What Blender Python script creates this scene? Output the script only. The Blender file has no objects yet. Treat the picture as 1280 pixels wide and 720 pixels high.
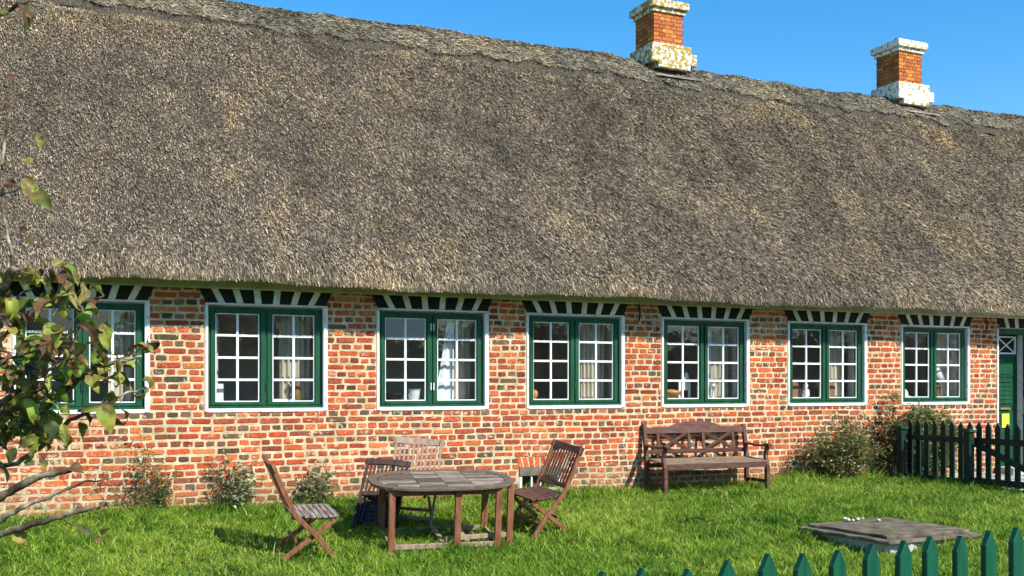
import bpy, bmesh, math, random
import numpy as np
from mathutils import Vector, Matrix, Euler, noise as mnoise

random.seed(7); rng = np.random.default_rng(7)
S = bpy.context.scene
COL = S.collection
R = math.radians

# ------------------------------------------------------------------ camera
# world frame: x runs along the house front, y points into the house, z up; wall face is y = 0
A = math.atan(1300 / 2850.0)
CA, SA = math.cos(A), math.sin(A)
CAM = (-13.26 * SA, -13.26 * CA, 1.45)
cd = bpy.data.cameras.new('camera'); cam = bpy.data.objects.new('camera', cd); COL.objects.link(cam)
cam.location = CAM; cam.rotation_euler = (R(90), 0, -A)
cd.sensor_width = 36; cd.lens = 1300 / 1280 * 36; cd.shift_y = 121 / 1280
cd.clip_start = 0.05; cd.clip_end = 3000
S.camera = cam

# ------------------------------------------------------------------ light
SUNV = Vector((0.40, -1.0, 0.96)).normalized()
w = bpy.data.worlds.new('World'); S.world = w; w.use_nodes = True
wn = w.node_tree; wn.nodes.clear()
sky = wn.nodes.new('ShaderNodeTexSky'); sky.sky_type = 'NISHITA'; sky.sun_disc = False
sky.sun_elevation = math.asin(SUNV.z); sky.sun_rotation = math.atan2(SUNV.x, SUNV.y)
sky.air_density = 1.0; sky.dust_density = 0.3; sky.ozone_density = 2.5
hs = wn.nodes.new('ShaderNodeHueSaturation'); hs.inputs['Saturation'].default_value = 1.40; hs.inputs['Value'].default_value = 1.2; hs.inputs['Hue'].default_value = 0.496
bg = wn.nodes.new('ShaderNodeBackground'); bg.inputs[1].default_value = 0.115
wo = wn.nodes.new('ShaderNodeOutputWorld')
wn.links.new(sky.outputs[0], hs.inputs['Color']); wn.links.new(hs.outputs[0], bg.inputs[0]); wn.links.new(bg.outputs[0], wo.inputs[0])
sl = bpy.data.lights.new('sun', 'SUN'); sl.energy = 4.6; sl.angle = R(0.5); sl.color = (1.0, 0.95, 0.87)
so = bpy.data.objects.new('sun', sl); COL.objects.link(so)
so.rotation_euler = SUNV.to_track_quat('Z', 'Y').to_euler(); so.location = (10, -20, 20)
S.view_settings.view_transform = 'Standard'; S.view_settings.look = 'None'
S.view_settings.exposure = 0.70; S.view_settings.gamma = 1

# ------------------------------------------------------------------ helpers
def ray(px, py, Z):
    """point at pixel (1280x720 photo) and depth Z, in world coordinates"""
    X = (px - 640) / 1300 * Z
    return Vector((CAM[0] + X * CA + Z * SA, CAM[1] - X * SA + Z * CA, CAM[2] + (481 - py) / 1300 * Z))
def at_n(px, py, n):
    t = (px - 640) / 1300
    return ray(px, py, (n - CAM[1]) / (CA - t * SA))
def sstep(a, b, x):
    t = np.clip((np.asarray(x, float) - a) / (b - a), 0, 1); return t * t * (3 - 2 * t)
def gz(x, y):
    x = np.asarray(x, float); y = np.asarray(y, float); n = -y
    m1 = 1 - 0.62 * sstep(0.6, 2.6, x) - 0.38 * sstep(2.6, 5.6, x)
    d = 0.33 * sstep(0.2, 3.9, n) * m1 + (0.30 * sstep(3.6, 8.0, n)) * (1 - m1)
    r = 0.018 * np.sin(x * 1.7 + 1.3 * np.sin(y * 0.9)) * np.sin(y * 1.3 + 0.7) + 0.012 * np.sin(x * 3.9 + y * 2.1)
    r = r * sstep(0.0, 0.8, n) * (1 - sstep(5.9, 6.2, x) )
    hump = 0.10 * np.exp(-((x - 4.9) / 1.0) ** 2 - ((y + 0.2) / 0.9) ** 2)
    return np.where(n > 0, -d + r + hump, 0.0 * n + hump * 0)
def ground_at(px, py):
    lo, hi = 2.0, 40.0
    for Z in np.arange(3, 30, 0.02):
        p = ray(px, py, Z)
        if p.z <= float(gz(p.x, p.y)): return Vector((p.x, p.y, float(gz(p.x, p.y))))
    return p

def tag(o, label=None, cat=None, group=None, kind=None):
    if label: o['label'] = label
    if cat: o['category'] = cat
    if group: o['group'] = group
    if kind: o['kind'] = kind
    return o
def link(o, parent=None):
    COL.objects.link(o)
    if parent: o.parent = parent
    return o
def empty(name, loc=(0, 0, 0), rz=0):
    o = bpy.data.objects.new(name, None); COL.objects.link(o); o.location = loc
    o.rotation_euler = (0, 0, rz); o.empty_display_size = 0.1; return o
def copy_tree(o, parent=None):
    c = o.copy(); COL.objects.link(c); c.parent = parent
    for ch in [x for x in COL.objects if x.parent == o and x != c]: copy_tree(ch, c)
    return c

class MB:
    """mesh builder"""
    def __init__(s): s.v = []; s.f = []; s.m = []; s.c = []; s.cur = 0; s.col = None
    def add(s, vs, fs, mi=None):
        b = len(s.v); s.v += [tuple(v) for v in vs]
        s.f += [tuple(b + i for i in f) for f in fs]; s.m += [s.cur if mi is None else mi] * len(fs)
        if s.col is not None: s.c += [s.col] * len(vs)
        return s
    def box(s, a, b, mi=None):
        x0, y0, z0 = [min(a[i], b[i]) for i in range(3)]; x1, y1, z1 = [max(a[i], b[i]) for i in range(3)]
        return s.add([(x0,y0,z0),(x1,y0,z0),(x1,y1,z0),(x0,y1,z0),(x0,y0,z1),(x1,y0,z1),(x1,y1,z1),(x0,y1,z1)],
                     [(0,3,2,1),(4,5,6,7),(0,1,5,4),(1,2,6,5),(2,3,7,6),(3,0,4,7)], mi)
    def bar(s, p, q, wd, th, up=(0, 0, 1), mi=None, w2=None, t2=None):
        """rectangular bar p->q; wd measured across 'side', th along 'up'"""
        p = Vector(p); q = Vector(q); d = (q - p).normalized(); up = Vector(up)
        side = d.cross(up)
        if side.length < 1e-4: side = d.cross(Vector((0, 1, 0)))
        side.normalize(); u = side.cross(d).normalized()
        w2 = wd if w2 is None else w2; t2 = th if t2 is None else t2
        vs = []
        for c, ww, tt in ((p, wd, th), (q, w2, t2)):
            for a, b in ((-1,-1),(1,-1),(1,1),(-1,1)): vs.append(c + side * (a * ww / 2) + u * (b * tt / 2))
        return s.add(vs, [(3,2,1,0),(4,5,6,7),(0,1,5,4),(1,2,6,5),(2,3,7,6),(3,0,4,7)], mi)
    def prism(s, poly, p0, du, dv, dn, mi=None):
        """extrude 2D poly (in du,dv axes from p0) by vector dn"""
        p0 = Vector(p0); du = Vector(du); dv = Vector(dv); dn = Vector(dn); n = len(poly)
        a = [p0 + du * x + dv * y for x, y in poly]; b = [v + dn for v in a]
        fs = [tuple(range(n)), tuple(range(2*n-1, n-1, -1))] + [(i, i + n, (i+1) % n + n, (i+1) % n) for i in range(n)]
        return s.add(a + b, fs, mi)
    def tube(s, pts, rad, seg=8, mi=None, cap=True):
        pts = [Vector(p) for p in pts]; n = len(pts)
        if not hasattr(rad, '__len__'): rad = [rad] * n
        vs = []; prev = None
        for i, p in enumerate(pts):
            d = (pts[min(i+1, n-1)] - pts[max(i-1, 0)]).normalized()
            if prev is None:
                a = d.cross(Vector((0.13, 0.31, 0.94)))
                if a.length < 1e-3: a = d.cross(Vector((1, 0, 0)))
            else: a = prev - d * prev.dot(d)
            a.normalize(); b = d.cross(a); prev = a
            for k in range(seg):
                t = 2 * math.pi * k / seg; vs.append(p + (a * math.cos(t) + b * math.sin(t)) * rad[i])
        fs = [(i*seg+k, i*seg+(k+1) % seg, (i+1)*seg+(k+1) % seg, (i+1)*seg+k) for i in range(n-1) for k in range(seg)]
        if cap: fs += [tuple(range(seg-1, -1, -1)), tuple((n-1)*seg + k for k in range(seg))]
        return s.add(vs, fs, mi)
    def lathe(s, prof, c=(0, 0, 0), seg=20, mi=None):
        c = Vector(c); vs = []; n = len(prof)
        for r, z in prof:
            for k in range(seg):
                t = 2 * math.pi * k / seg; vs.append(c + Vector((r * math.cos(t), r * math.sin(t), z)))
        fs = [(i*seg+k, i*seg+(k+1) % seg, (i+1)*seg+(k+1) % seg, (i+1)*seg+k) for i in range(n-1) for k in range(seg)]
        fs += [tuple(range(seg-1, -1, -1)), tuple((n-1)*seg + k for k in range(seg))]
        return s.add(vs, fs, mi)
    def build(s, name, mats, parent=None, bevel=0, smooth=False, seg=1):
        me = bpy.data.meshes.new(name); me.from_pydata(s.v, [], s.f)
        if not isinstance(mats, (list, tuple)): mats = [mats]
        for m in mats: me.materials.append(m)
        if len(mats) > 1: me.polygons.foreach_set('material_index', s.m)
        if s.c and len(s.c) == len(s.v):
            at = me.color_attributes.new('tint', 'FLOAT_COLOR', 'POINT')
            at.data.foreach_set('color', np.array([(*c[:3], 1.0) for c in s.c], dtype=np.float32).ravel())
        if smooth: me.polygons.foreach_set('use_smooth', [True] * len(me.polygons))
        me.update()
        o = bpy.data.objects.new(name, me); link(o, parent)
        if bevel:
            b = o.modifiers.new('bevel', 'BEVEL'); b.width = bevel; b.segments = seg; b.limit_method = 'ANGLE'; b.angle_limit = R(35)
        return o

def np_mesh(name, verts, faces, mat, colors=None, parent=None, smooth=False):
    """faces: (n,k) array, or list of arrays of different k"""
    me = bpy.data.meshes.new(name)
    if not isinstance(faces, list): faces = [faces]
    nv = len(verts); me.vertices.add(nv); me.vertices.foreach_set('co', np.asarray(verts, np.float32).ravel())
    loops = np.concatenate([f.ravel() for f in faces]).astype(np.int32)
    tot = np.concatenate([np.full(len(f), f.shape[1], np.int32) for f in faces])
    start = np.concatenate([[0], np.cumsum(tot)[:-1]]).astype(np.int32)
    me.loops.add(len(loops)); me.loops.foreach_set('vertex_index', loops)
    me.polygons.add(len(tot)); me.polygons.foreach_set('loop_start', start)
    try: me.polygons.foreach_set('loop_total', tot)
    except Exception: pass
    if smooth: me.polygons.foreach_set('use_smooth', np.ones(len(tot), bool))
    me.update(calc_edges=True)
    if colors is not None:
        c = np.ones((nv, 4), np.float32); c[:, :3] = colors
        at = me.color_attributes.new('tint', 'FLOAT_COLOR', 'POINT'); at.data.foreach_set('color', c.ravel())
    me.materials.append(mat); me.validate()
    o = bpy.data.objects.new(name, me); link(o, parent); return o

# ------------------------------------------------------------------ materials
def mat(name): 
    m = bpy.data.materials.new(name); m.use_nodes = True; nt = m.node_tree
    return m, nt, nt.nodes['Principled BSDF']
def N(nt, t, **k):
    n = nt.nodes.new(t)
    for a, b in k.items():
        if a.startswith('i_'): n.inputs[a[2:].replace('_', ' ')].default_value = b
        else: setattr(n, a, b)
    return n
def ramp(nt, fac, stops, interp='LINEAR'):
    r = nt.nodes.new('ShaderNodeValToRGB'); r.color_ramp.interpolation = interp
    while len(r.color_ramp.elements) < len(stops): r.color_ramp.elements.new(0.5)
    for e, (p, c) in zip(r.color_ramp.elements, stops):
        e.position = p; e.color = (*c, 1) if len(c) == 3 else c
    nt.links.new(fac, r.inputs[0]); return r.outputs[0]
def noise_fac(nt, scale, detail=4, rough=0.55, vec=None, dist=0):
    n = N(nt, 'ShaderNodeTexNoise'); n.inputs['Scale'].default_value = scale; n.inputs['Detail'].default_value = detail
    n.inputs['Roughness'].default_value = rough; n.inputs['Distortion'].default_value = dist
    if vec is not None: nt.links.new(vec, n.inputs['Vector'])
    return n.outputs['Fac']
def obvec(nt, scale=(1, 1, 1)):
    tc = N(nt, 'ShaderNodeTexCoord'); mp = N(nt, 'ShaderNodeMapping'); mp.inputs['Scale'].default_value = scale
    nt.links.new(tc.outputs['Object'], mp.inputs['Vector']); return mp.outputs[0]
def mixc(nt, fac, a, b, blend='MIX'):
    m = N(nt, 'ShaderNodeMix', data_type='RGBA', blend_type=blend)
    for s_, v in ((0, fac), (6, a), (7, b)):
        if hasattr(v, 'is_output') or isinstance(v, bpy.types.NodeSocket): nt.links.new(v, m.inputs[s_])
        else: m.inputs[s_].default_value = v if not isinstance(v, tuple) or len(v) == 4 else (*v, 1)
    return m.outputs[2]
def bump(nt, h, strength, dist, bsdf):
    b = N(nt, 'ShaderNodeBump'); b.inputs['Strength'].default_value = strength; b.inputs['Distance'].default_value = dist
    nt.links.new(h, b.inputs['Height']); nt.links.new(b.outputs[0], bsdf.inputs['Normal'])
def simple(name, stops, scale=8, rough=0.6, bstr=0.3, bdist=0.004, vec=(1, 1, 1), detail=5, spec=0.3, bscale=None, metallic=0):
    m, nt, b = mat(name); v = obvec(nt, vec)
    f = noise_fac(nt, scale, detail, 0.6, v)
    nt.links.new(ramp(nt, f, stops), b.inputs['Base Color'])
    b.inputs['Roughness'].default_value = rough; b.inputs['Specular IOR Level'].default_value = spec; b.inputs['Metallic'].default_value = metallic
    if bstr: bump(nt, noise_fac(nt, bscale or scale * 4, 4, 0.6, v), bstr, bdist, b)
    return m
def tinted(name, amount=0.35, scale=40, rough=0.7, spec=0.2, bstr=0.3, bdist=0.003, trans=0, vec=(1, 1, 1), lo=0.55, hi=1.35):
    m, nt, b = mat(name); at = N(nt, 'ShaderNodeAttribute', attribute_name='tint')
    f = noise_fac(nt, scale, 4, 0.6, obvec(nt, vec))
    k = ramp(nt, f, [(0.3, (lo, lo, lo)), (0.7, (hi, hi, hi))])
    c = mixc(nt, 1.0, at.outputs['Color'], k, 'MULTIPLY')
    nt.links.new(c, b.inputs['Base Color']); b.inputs['Roughness'].default_value = rough
    b.inputs['Specular IOR Level'].default_value = spec
    if bstr: bump(nt, f, bstr, bdist, b)
    if trans:
        tr = N(nt, 'ShaderNodeBsdfTranslucent'); nt.links.new(c, tr.inputs['Color'])
        mx = N(nt, 'ShaderNodeMixShader'); mx.inputs[0].default_value = trans
        nt.links.new(b.outputs[0], mx.inputs[1]); nt.links.new(tr.outputs[0], mx.inputs[2])
        nt.links.new(mx.outputs[0], nt.nodes['Material Output'].inputs['Surface'])
    return m

M = {}
def weather(nt, c, v):
    """stains of its own: broad grime patches and a damp, algae-tinged wall foot"""
    g = ramp(nt, noise_fac(nt, 0.9, 6, 0.7, v, 0.4), [(0.34, (0.84, 0.81, 0.78)), (0.48, (1, 1, 1)), (0.66, (1.08, 1.07, 1.05))])
    c = mixc(nt, 1.0, c, g, 'MULTIPLY')
    sp = N(nt, 'ShaderNodeSeparateXYZ'); nt.links.new(v, sp.inputs[0])
    nz = noise_fac(nt, 3.0, 6, 0.7, v)
    m1 = N(nt, 'ShaderNodeMath', operation='MULTIPLY_ADD'); nt.links.new(nz, m1.inputs[0]); m1.inputs[1].default_value = -0.6; nt.links.new(sp.outputs[2], m1.inputs[2])
    k = ramp(nt, m1.outputs[0], [(-0.0, (.28, .28, .28)), (0.10, (0, 0, 0))])
    return mixc(nt, k, c, (0.20, 0.17, 0.09))
def mortar_mat():
    m, nt, b = mat('lime_mortar'); v = obvec(nt)
    c = ramp(nt, noise_fac(nt, 9, 6, 0.6, v), [(0.25, (0.26, 0.18, 0.095)), (0.40, (0.46, 0.345, 0.195)), (0.56, (0.61, 0.475, 0.29)), (0.74, (0.70, 0.62, 0.46))])
    nt.links.new(weather(nt, c, v), b.inputs['Base Color']); b.inputs['Roughness'].default_value = .95; b.inputs['Specular IOR Level'].default_value = .05
    bump(nt, noise_fac(nt, 60, 4, .6, v), .9, .012, b); return m
# bricks: per brick tint, mottled, with lime mortar smeared over parts of the faces
def brick_mat():
    m, nt, b = mat('old_brick'); at = N(nt, 'ShaderNodeAttribute', attribute_name='tint'); v = obvec(nt)
    f = noise_fac(nt, 32, 5, 0.65, v)
    k = ramp(nt, f, [(0.30, (0.50, 0.46, 0.44)), (0.5, (0.95, 0.95, 0.95)), (0.72, (1.2, 1.12, 1.05))])
    c = mixc(nt, 1.0, at.outputs['Color'], k, 'MULTIPLY')
    smear = noise_fac(nt, 13, 6, 0.72, v, 0.4)
    sp = N(nt, 'ShaderNodeSeparateXYZ'); nt.links.new(v, sp.inputs[0])
    # more lime bloom on the far left bay
    mr = N(nt, 'ShaderNodeMapRange'); mr.inputs['From Min'].default_value = -4.6; mr.inputs['From Max'].default_value = -5.8
    mr.inputs['To Min'].default_value = 0.0; mr.inputs['To Max'].default_value = 0.09; nt.links.new(sp.outputs[0], mr.inputs['Value'])
    big = noise_fac(nt, 1.1, 3, 0.5, v)
    ad = N(nt, 'ShaderNodeMath', operation='ADD'); nt.links.new(smear, ad.inputs[0]); nt.links.new(mr.outputs[0], ad.inputs[1])
    mb = N(nt, 'ShaderNodeMath', operation='MULTIPLY_ADD'); nt.links.new(big, mb.inputs[0]); mb.inputs[1].default_value = 0.27; nt.links.new(ad.outputs[0], mb.inputs[2])
    s_ = ramp(nt, mb.outputs[0], [(0.71, (0, 0, 0)), (0.76, (0.85, 0.85, 0.85))])
    c = mixc(nt, s_, c, (0.56, 0.42, 0.26))
    dk = ramp(nt, noise_fac(nt, 24, 5, 0.7, v, 0.8), [(0.62, (0, 0, 0)), (0.70, (0.75, 0.75, 0.75))])
    c = mixc(nt, dk, c, (0.09, 0.075, 0.055))
    c = weather(nt, c, v)
    nt.links.new(c, b.inputs['Base Color']); b.inputs['Roughness'].default_value = 0.9; b.inputs['Specular IOR Level'].default_value = 0.1
    bump(nt, noise_fac(nt, 70, 5, 0.7, v), 0.7, 0.006, b); return m
M['brick'] = brick_mat()
M['mortar'] = mortar_mat()
M['plaster'] = simple('white_limewash', [(0.30, (0.34, 0.30, 0.24)), (0.42, (0.68, 0.67, 0.64)), (0.7, (0.79, 0.79, 0.78))], 18, 0.85, 0.5, 0.004, spec=0.1)
M['white_paint'] = simple('white_paint', [(0.3, (0.70, 0.70, 0.68)), (0.6, (0.80, 0.80, 0.79))], 20, 0.45, 0.15, 0.001)
M['green_paint'] = simple('green_paint', [(0.25, (0.005, 0.030, 0.014)), (0.45, (0.007, 0.060, 0.025)), (0.62, (0.009, 0.078, 0.031)), (0.8, (0.03, 0.11, 0.055))], 7, 0.5, 0.35, 0.0015, vec=(1, 1, 0.25), spec=0.22, bscale=60)
M['fence_paint'] = simple('fence_green_paint', [(0.25, (0.003, 0.036, 0.018)), (0.45, (0.004, 0.068, 0.032)), (0.65, (0.006, 0.085, 0.042)), (0.82, (0.025, 0.13, 0.075))], 9, 0.5, 0.5, 0.0015, vec=(3, 3, 0.4), spec=0.25, bscale=50)
M['fence_dark'] = simple('dark_fence_paint', [(0.3, (0.003, 0.016, 0.012)), (0.7, (0.007, 0.035, 0.024))], 9, 0.5, 0.5, 0.0015, vec=(3, 3, 0.4), bscale=50)
M['tar'] = simple('black_limewash', [(0.3, (0.006, 0.006, 0.006)), (0.7, (0.02, 0.017, 0.014))], 20, 0.8, 0.5, 0.004)
M['algae_bounce_white'] = simple('algae_and_bounce_white', [(0.3, (0.42, 0.43, 0.27)), (0.55, (0.60, 0.61, 0.45)), (0.8, (0.72, 0.72, 0.62))], 6, 0.8, 0.4, 0.003, spec=0.1)  # algae stain plus green light bounced off the grass, both in the colour
M['strip_white'] = simple('stain_bounce_white_strip', [(0.3, (0.50, 0.50, 0.37)), (0.5, (0.68, 0.68, 0.56)), (0.8, (0.78, 0.78, 0.70))], 9, 0.8, 0.4, 0.003, spec=0.1)  # white strips, green tint from stain and grass bounce in the colour
M['wood_red'] = simple('oiled_teak', [(0.25, (0.11, 0.038, 0.018)), (0.5, (0.22, 0.085, 0.042)), (0.75, (0.33, 0.145, 0.075))], 10, 0.55, 0.5, 0.002, vec=(3, 3, 0.6), bscale=40)
M['wood_dark'] = simple('dark_stained_wood', [(0.25, (0.045, 0.022, 0.017)), (0.5, (0.10, 0.047, 0.034)), (0.75, (0.16, 0.082, 0.06))], 10, 0.5, 0.5, 0.002, vec=(0.6, 3, 3), bscale=40)
M['wood_bench'] = simple('weathered_bench_wood', [(0.25, (0.05, 0.021, 0.014)), (0.5, (0.092, 0.040, 0.027)), (0.75, (0.145, 0.075, 0.052))], 10, 0.6, 0.5, 0.002, vec=(0.6, 3, 3), bscale=40)
M['bench_seat'] = simple('sunlit_seat_wood', [(0.25, (0.10, 0.06, 0.04)), (0.5, (0.19, 0.13, 0.085)), (0.75, (0.30, 0.22, 0.15))], 10, 0.6, 0.5, 0.002, vec=(0.6, 3, 3), bscale=40)  # lighter than the bench frame: sunlight on the seat put into the colour
M['wood_grey'] = simple('weathered_grey_wood', [(0.30, (0.07, 0.045, 0.03)), (0.42, (0.14, 0.105, 0.08)), (0.55, (0.26, 0.215, 0.175)), (0.70, (0.42, 0.37, 0.32))], 5, 0.75, 0.7, 0.003, vec=(1.0, 7, 7), bscale=26)
def slat_wood():
    m, nt, b = mat('weathered_table_slats'); at = N(nt, 'ShaderNodeAttribute', attribute_name='tint'); v = obvec(nt, (1, 7, 7))
    k = ramp(nt, noise_fac(nt, 6, 5, .6, v), [(0.3, (.45, .42, .4)), (.5, (.95, .95, .95)), (.7, (1.5, 1.5, 1.5))])
    nt.links.new(mixc(nt, 1.0, at.outputs['Color'], k, 'MULTIPLY'), b.inputs['Base Color']); b.inputs['Roughness'].default_value = .75; b.inputs['Specular IOR Level'].default_value = .2
    bump(nt, noise_fac(nt, 26, 4, .6, v), .7, .003, b); return m
M['slats'] = slat_wood()
M['wood_pale'] = simple('bleached_wood', [(0.25, (0.18, 0.12, 0.08)), (0.5, (0.32, 0.22, 0.155)), (0.75, (0.44, 0.33, 0.25))], 9, 0.75, 0.5, 0.002, vec=(3, 3, 0.7), bscale=40)
M['soil'] = simple('turf_soil', [(0.3, (0.035, 0.045, 0.012)), (0.5, (0.075, 0.095, 0.022)), (0.7, (0.12, 0.14, 0.035))], 6, 0.95, 0.8, 0.02, spec=0.05, bscale=40)
M['cobbles'] = None
M['iron'] = simple('black_iron', [(0.3, (0.012, 0.010, 0.010)), (0.7, (0.04, 0.028, 0.022))], 30, 0.6, 0.4, 0.001)
M['brass'] = simple('brass', [(0.3, (0.45, 0.30, 0.10)), (0.7, (0.62, 0.45, 0.18))], 20, 0.35, 0.2, 0.001, metallic=0.8)
M['brass_dark'] = simple('ochre_pottery', [(0.3, (0.13, 0.08, 0.02)), (0.7, (0.26, 0.17, 0.05))], 20, 0.35, 0.2, 0.001)
M['room'] = simple('room_plaster', [(0.3, (0.74, 0.72, 0.68)), (0.7, (0.80, 0.78, 0.74))], 3, 0.9, 0.2, 0.003)
M['room_floor'] = simple('room_floorboards', [(0.3, (0.25, 0.17, 0.10)), (0.7, (0.36, 0.26, 0.17))], 4, 0.5, 0.2, 0.002, vec=(0.4, 4, 1))
M['yellow_paper'] = simple('yellow_paper', [(0.3, (0.80, 0.76, 0.03)), (0.7, (0.85, 0.82, 0.06))], 4, 0.8, 0.1, 0.001)
M['white_china'] = simple('white_china', [(0.3, (0.72, 0.70, 0.66)), (0.7, (0.8, 0.79, 0.77))], 9, 0.3, 0.05, 0.001)
M['orange_clay'] = simple('orange_clay', [(0.3, (0.42, 0.16, 0.05)), (0.7, (0.6, 0.3, 0.12))], 18, 0.6, 0.3, 0.002)
M['wicker'] = simple('wicker', [(0.3, (0.16, 0.075, 0.045)), (0.7, (0.34, 0.18, 0.10))], 60, 0.8, 0.8, 0.004)
M['pebble'] = simple('pebble', [(0.3, (0.45, 0.36, 0.28)), (0.7, (0.72, 0.66, 0.58))], 15, 0.7, 0.3, 0.001)
M['slab'] = simple('lichened_slab', [(0.25, (0.05, 0.038, 0.026)), (0.45, (0.12, 0.098, 0.068)), (0.62, (0.18, 0.152, 0.11)), (0.78, (0.27, 0.24, 0.17))], 7, 0.95, 0.9, 0.006, spec=0.08, bscale=50)
M['concrete'] = simple('pale_concrete', [(0.3, (0.34, 0.32, 0.27)), (0.7, (0.55, 0.53, 0.48))], 9, 0.95, 0.8, 0.006, spec=0.08)
M['chimney_brick'] = tinted('chimney_brick', scale=25, rough=.9, spec=.1, bstr=.5, bdist=.006, lo=.75, hi=1.25)
M['thatch'] = None
M['chimney_mortar'] = simple('chimney_mortar', [(0.3, (0.25, 0.11, 0.05)), (0.7, (0.42, 0.24, 0.11))], 9, 0.95, 0.6, 0.006)

def cobble_mat():
    m, nt, b = mat('cobbles'); v = obvec(nt, (1, 1, 1))
    vo = N(nt, 'ShaderNodeTexVoronoi', feature='DISTANCE_TO_EDGE'); vo.inputs['Scale'].default_value = 8; nt.links.new(v, vo.inputs['Vector'])
    vc = N(nt, 'ShaderNodeTexVoronoi'); vc.inputs['Scale'].default_value = 8; nt.links.new(v, vc.inputs['Vector'])
    bw = N(nt, 'ShaderNodeRGBToBW'); nt.links.new(vc.outputs['Color'], bw.inputs[0])
    c = ramp(nt, bw.outputs[0], [(0.2, (0.30, 0.28, 0.26)), (0.5, (0.45, 0.43, 0.40)), (0.8, (0.60, 0.56, 0.52))])
    e = ramp(nt, vo.outputs['Distance'], [(0.03, (0, 0, 0)), (0.1, (1, 1, 1))])
    nt.links.new(mixc(nt, e, (0.12, 0.12, 0.08), c), b.inputs['Base Color']); b.inputs['Roughness'].default_value = 0.9
    bump(nt, e, 0.8, 0.02, b); return m
M['cobbles'] = cobble_mat()

def straw_mat(name, weather=True):
    m, nt, b = mat(name); at = N(nt, 'ShaderNodeAttribute', attribute_name='tint'); v = obvec(nt)
    mpd = N(nt, 'ShaderNodeMapping'); mpd.inputs['Rotation'].default_value = (0, R(35), 0); mpd.inputs['Scale'].default_value = (1.5, .8, .55); nt.links.new(v, mpd.inputs['Vector'])
    f = noise_fac(nt, 1.0, 7, 0.66, mpd.outputs[0], 0.5)
    k = ramp(nt, f, [(0.36, (0.64, 0.60, 0.52)), (0.48, (0.96, 0.92, 0.82)), (0.58, (1.16, 1.08, 0.92)), (0.70, (1.60, 1.38, 1.04))])
    c = mixc(nt, 1.0, at.outputs['Color'], k, 'MULTIPLY')
    f2 = noise_fac(nt, 0.55, 7, 0.72, v, 0.3)
    c = mixc(nt, 1.0, c, ramp(nt, f2, [(0.38, (0.76, 0.76, 0.78)), (0.5, (1.0, 0.99, 0.98)), (0.64, (1.30, 1.22, 1.06))]), 'MULTIPLY')
    nt.links.new(c, b.inputs['Base Color']); b.inputs['Roughness'].default_value = 0.75; b.inputs['Specular IOR Level'].default_value = 0.2
    return m
M['straw'] = straw_mat('weathered_reed')
def thatch_base():
    m, nt, b = mat('thatch_mat'); v = obvec(nt, (1, 0.6, 0.6))
    f = noise_fac(nt, 55, 5, 0.7, v)
    nt.links.new(ramp(nt, f, [(0.35, (0.035, 0.028, 0.022)), (0.5, (0.095, 0.078, 0.06)), (0.68, (0.20, 0.17, 0.135))]), b.inputs['Base Color'])
    b.inputs['Roughness'].default_value = 0.95; b.inputs['Specular IOR Level'].default_value = 0.05
    bump(nt, f, 1.0, 0.03, b); return m
M['thatch'] = thatch_base()
def glass_mat():
    m = bpy.data.materials.new('window_glass'); m.use_nodes = True; nt = m.node_tree; nt.nodes.clear()
    out = N(nt, 'ShaderNodeOutputMaterial'); tr = N(nt, 'ShaderNodeBsdfTransparent'); gl = N(nt, 'ShaderNodeBsdfGlossy')
    tr.inputs[0].default_value = (0.90, 0.93, 0.92, 1); gl.inputs['Roughness'].default_value = 0.015
    lw = N(nt, 'ShaderNodeLayerWeight'); lw.inputs['Blend'].default_value = 0.5; frc = ramp(nt, lw.outputs['Facing'], [(0.0, (.05,)*3), (0.45, (.065,)*3), (0.75, (.2,)*3), (1.0, (1,)*3)])
    mx = N(nt, 'ShaderNodeMixShader'); nt.links.new(frc, mx.inputs[0]); nt.links.new(tr.outputs[0], mx.inputs[1]); nt.links.new(gl.outputs[0], mx.inputs[2])
    n = noise_fac(nt, 5, 2, 0.5, obvec(nt)); bp = N(nt, 'ShaderNodeBump'); bp.inputs['Strength'].default_value = 0.12; bp.inputs['Distance'].default_value = 0.02
    nt.links.new(n, bp.inputs['Height']); nt.links.new(bp.outputs[0], gl.inputs['Normal'])
    nt.links.new(mx.outputs[0], out.inputs[0]); return m
M['glass'] = glass_mat()
def cloth_mat(name, col, trans):
    m, nt, b = mat(name); v = obvec(nt, (1, 1, 0.05))
    f = noise_fac(nt, 30, 3, 0.5, v)
    c = ramp(nt, f, [(0.3, tuple(x * 0.75 for x in col)), (0.7, col)])
    nt.links.new(c, b.inputs['Base Color']); b.inputs['Roughness'].default_value = 0.9
    tr = N(nt, 'ShaderNodeBsdfTransparent'); mx = N(nt, 'ShaderNodeMixShader'); mx.inputs[0].default_value = trans
    nt.links.new(b.outputs[0], mx.inputs[1]); nt.links.new(tr.outputs[0], mx.inputs[2])
    nt.links.new(mx.outputs[0], nt.nodes['Material Output'].inputs['Surface']); return m
M['net'] = cloth_mat('net_curtain', (0.72, 0.64, 0.50), 0.3)
M['drape'] = cloth_mat('white_drape', (0.80, 0.81, 0.84), 0.05)
M['grass'] = tinted('grass_blades', scale=9, rough=0.55, spec=0.25, bstr=0, trans=0.35, lo=0.75, hi=1.25)
M['leaf'] = tinted('shrub_leaves', scale=60, rough=0.5, spec=0.35, bstr=0.2, trans=0.3, lo=0.7, hi=1.3)
M['bark'] = simple('grey_bark', [(0.34, (0.025, 0.018, 0.011)), (0.47, (0.085, 0.064, 0.038)), (0.57, (0.19, 0.155, 0.095)), (0.68, (0.45, 0.42, 0.33))], 18, 0.85, 0.7, 0.002, spec=0.15, bscale=120)
M['twig'] = simple('twig_bark', [(0.3, (0.07, 0.045, 0.03)), (0.7, (0.17, 0.12, 0.08))], 30, 0.8, 0.3, 0.001)
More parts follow.
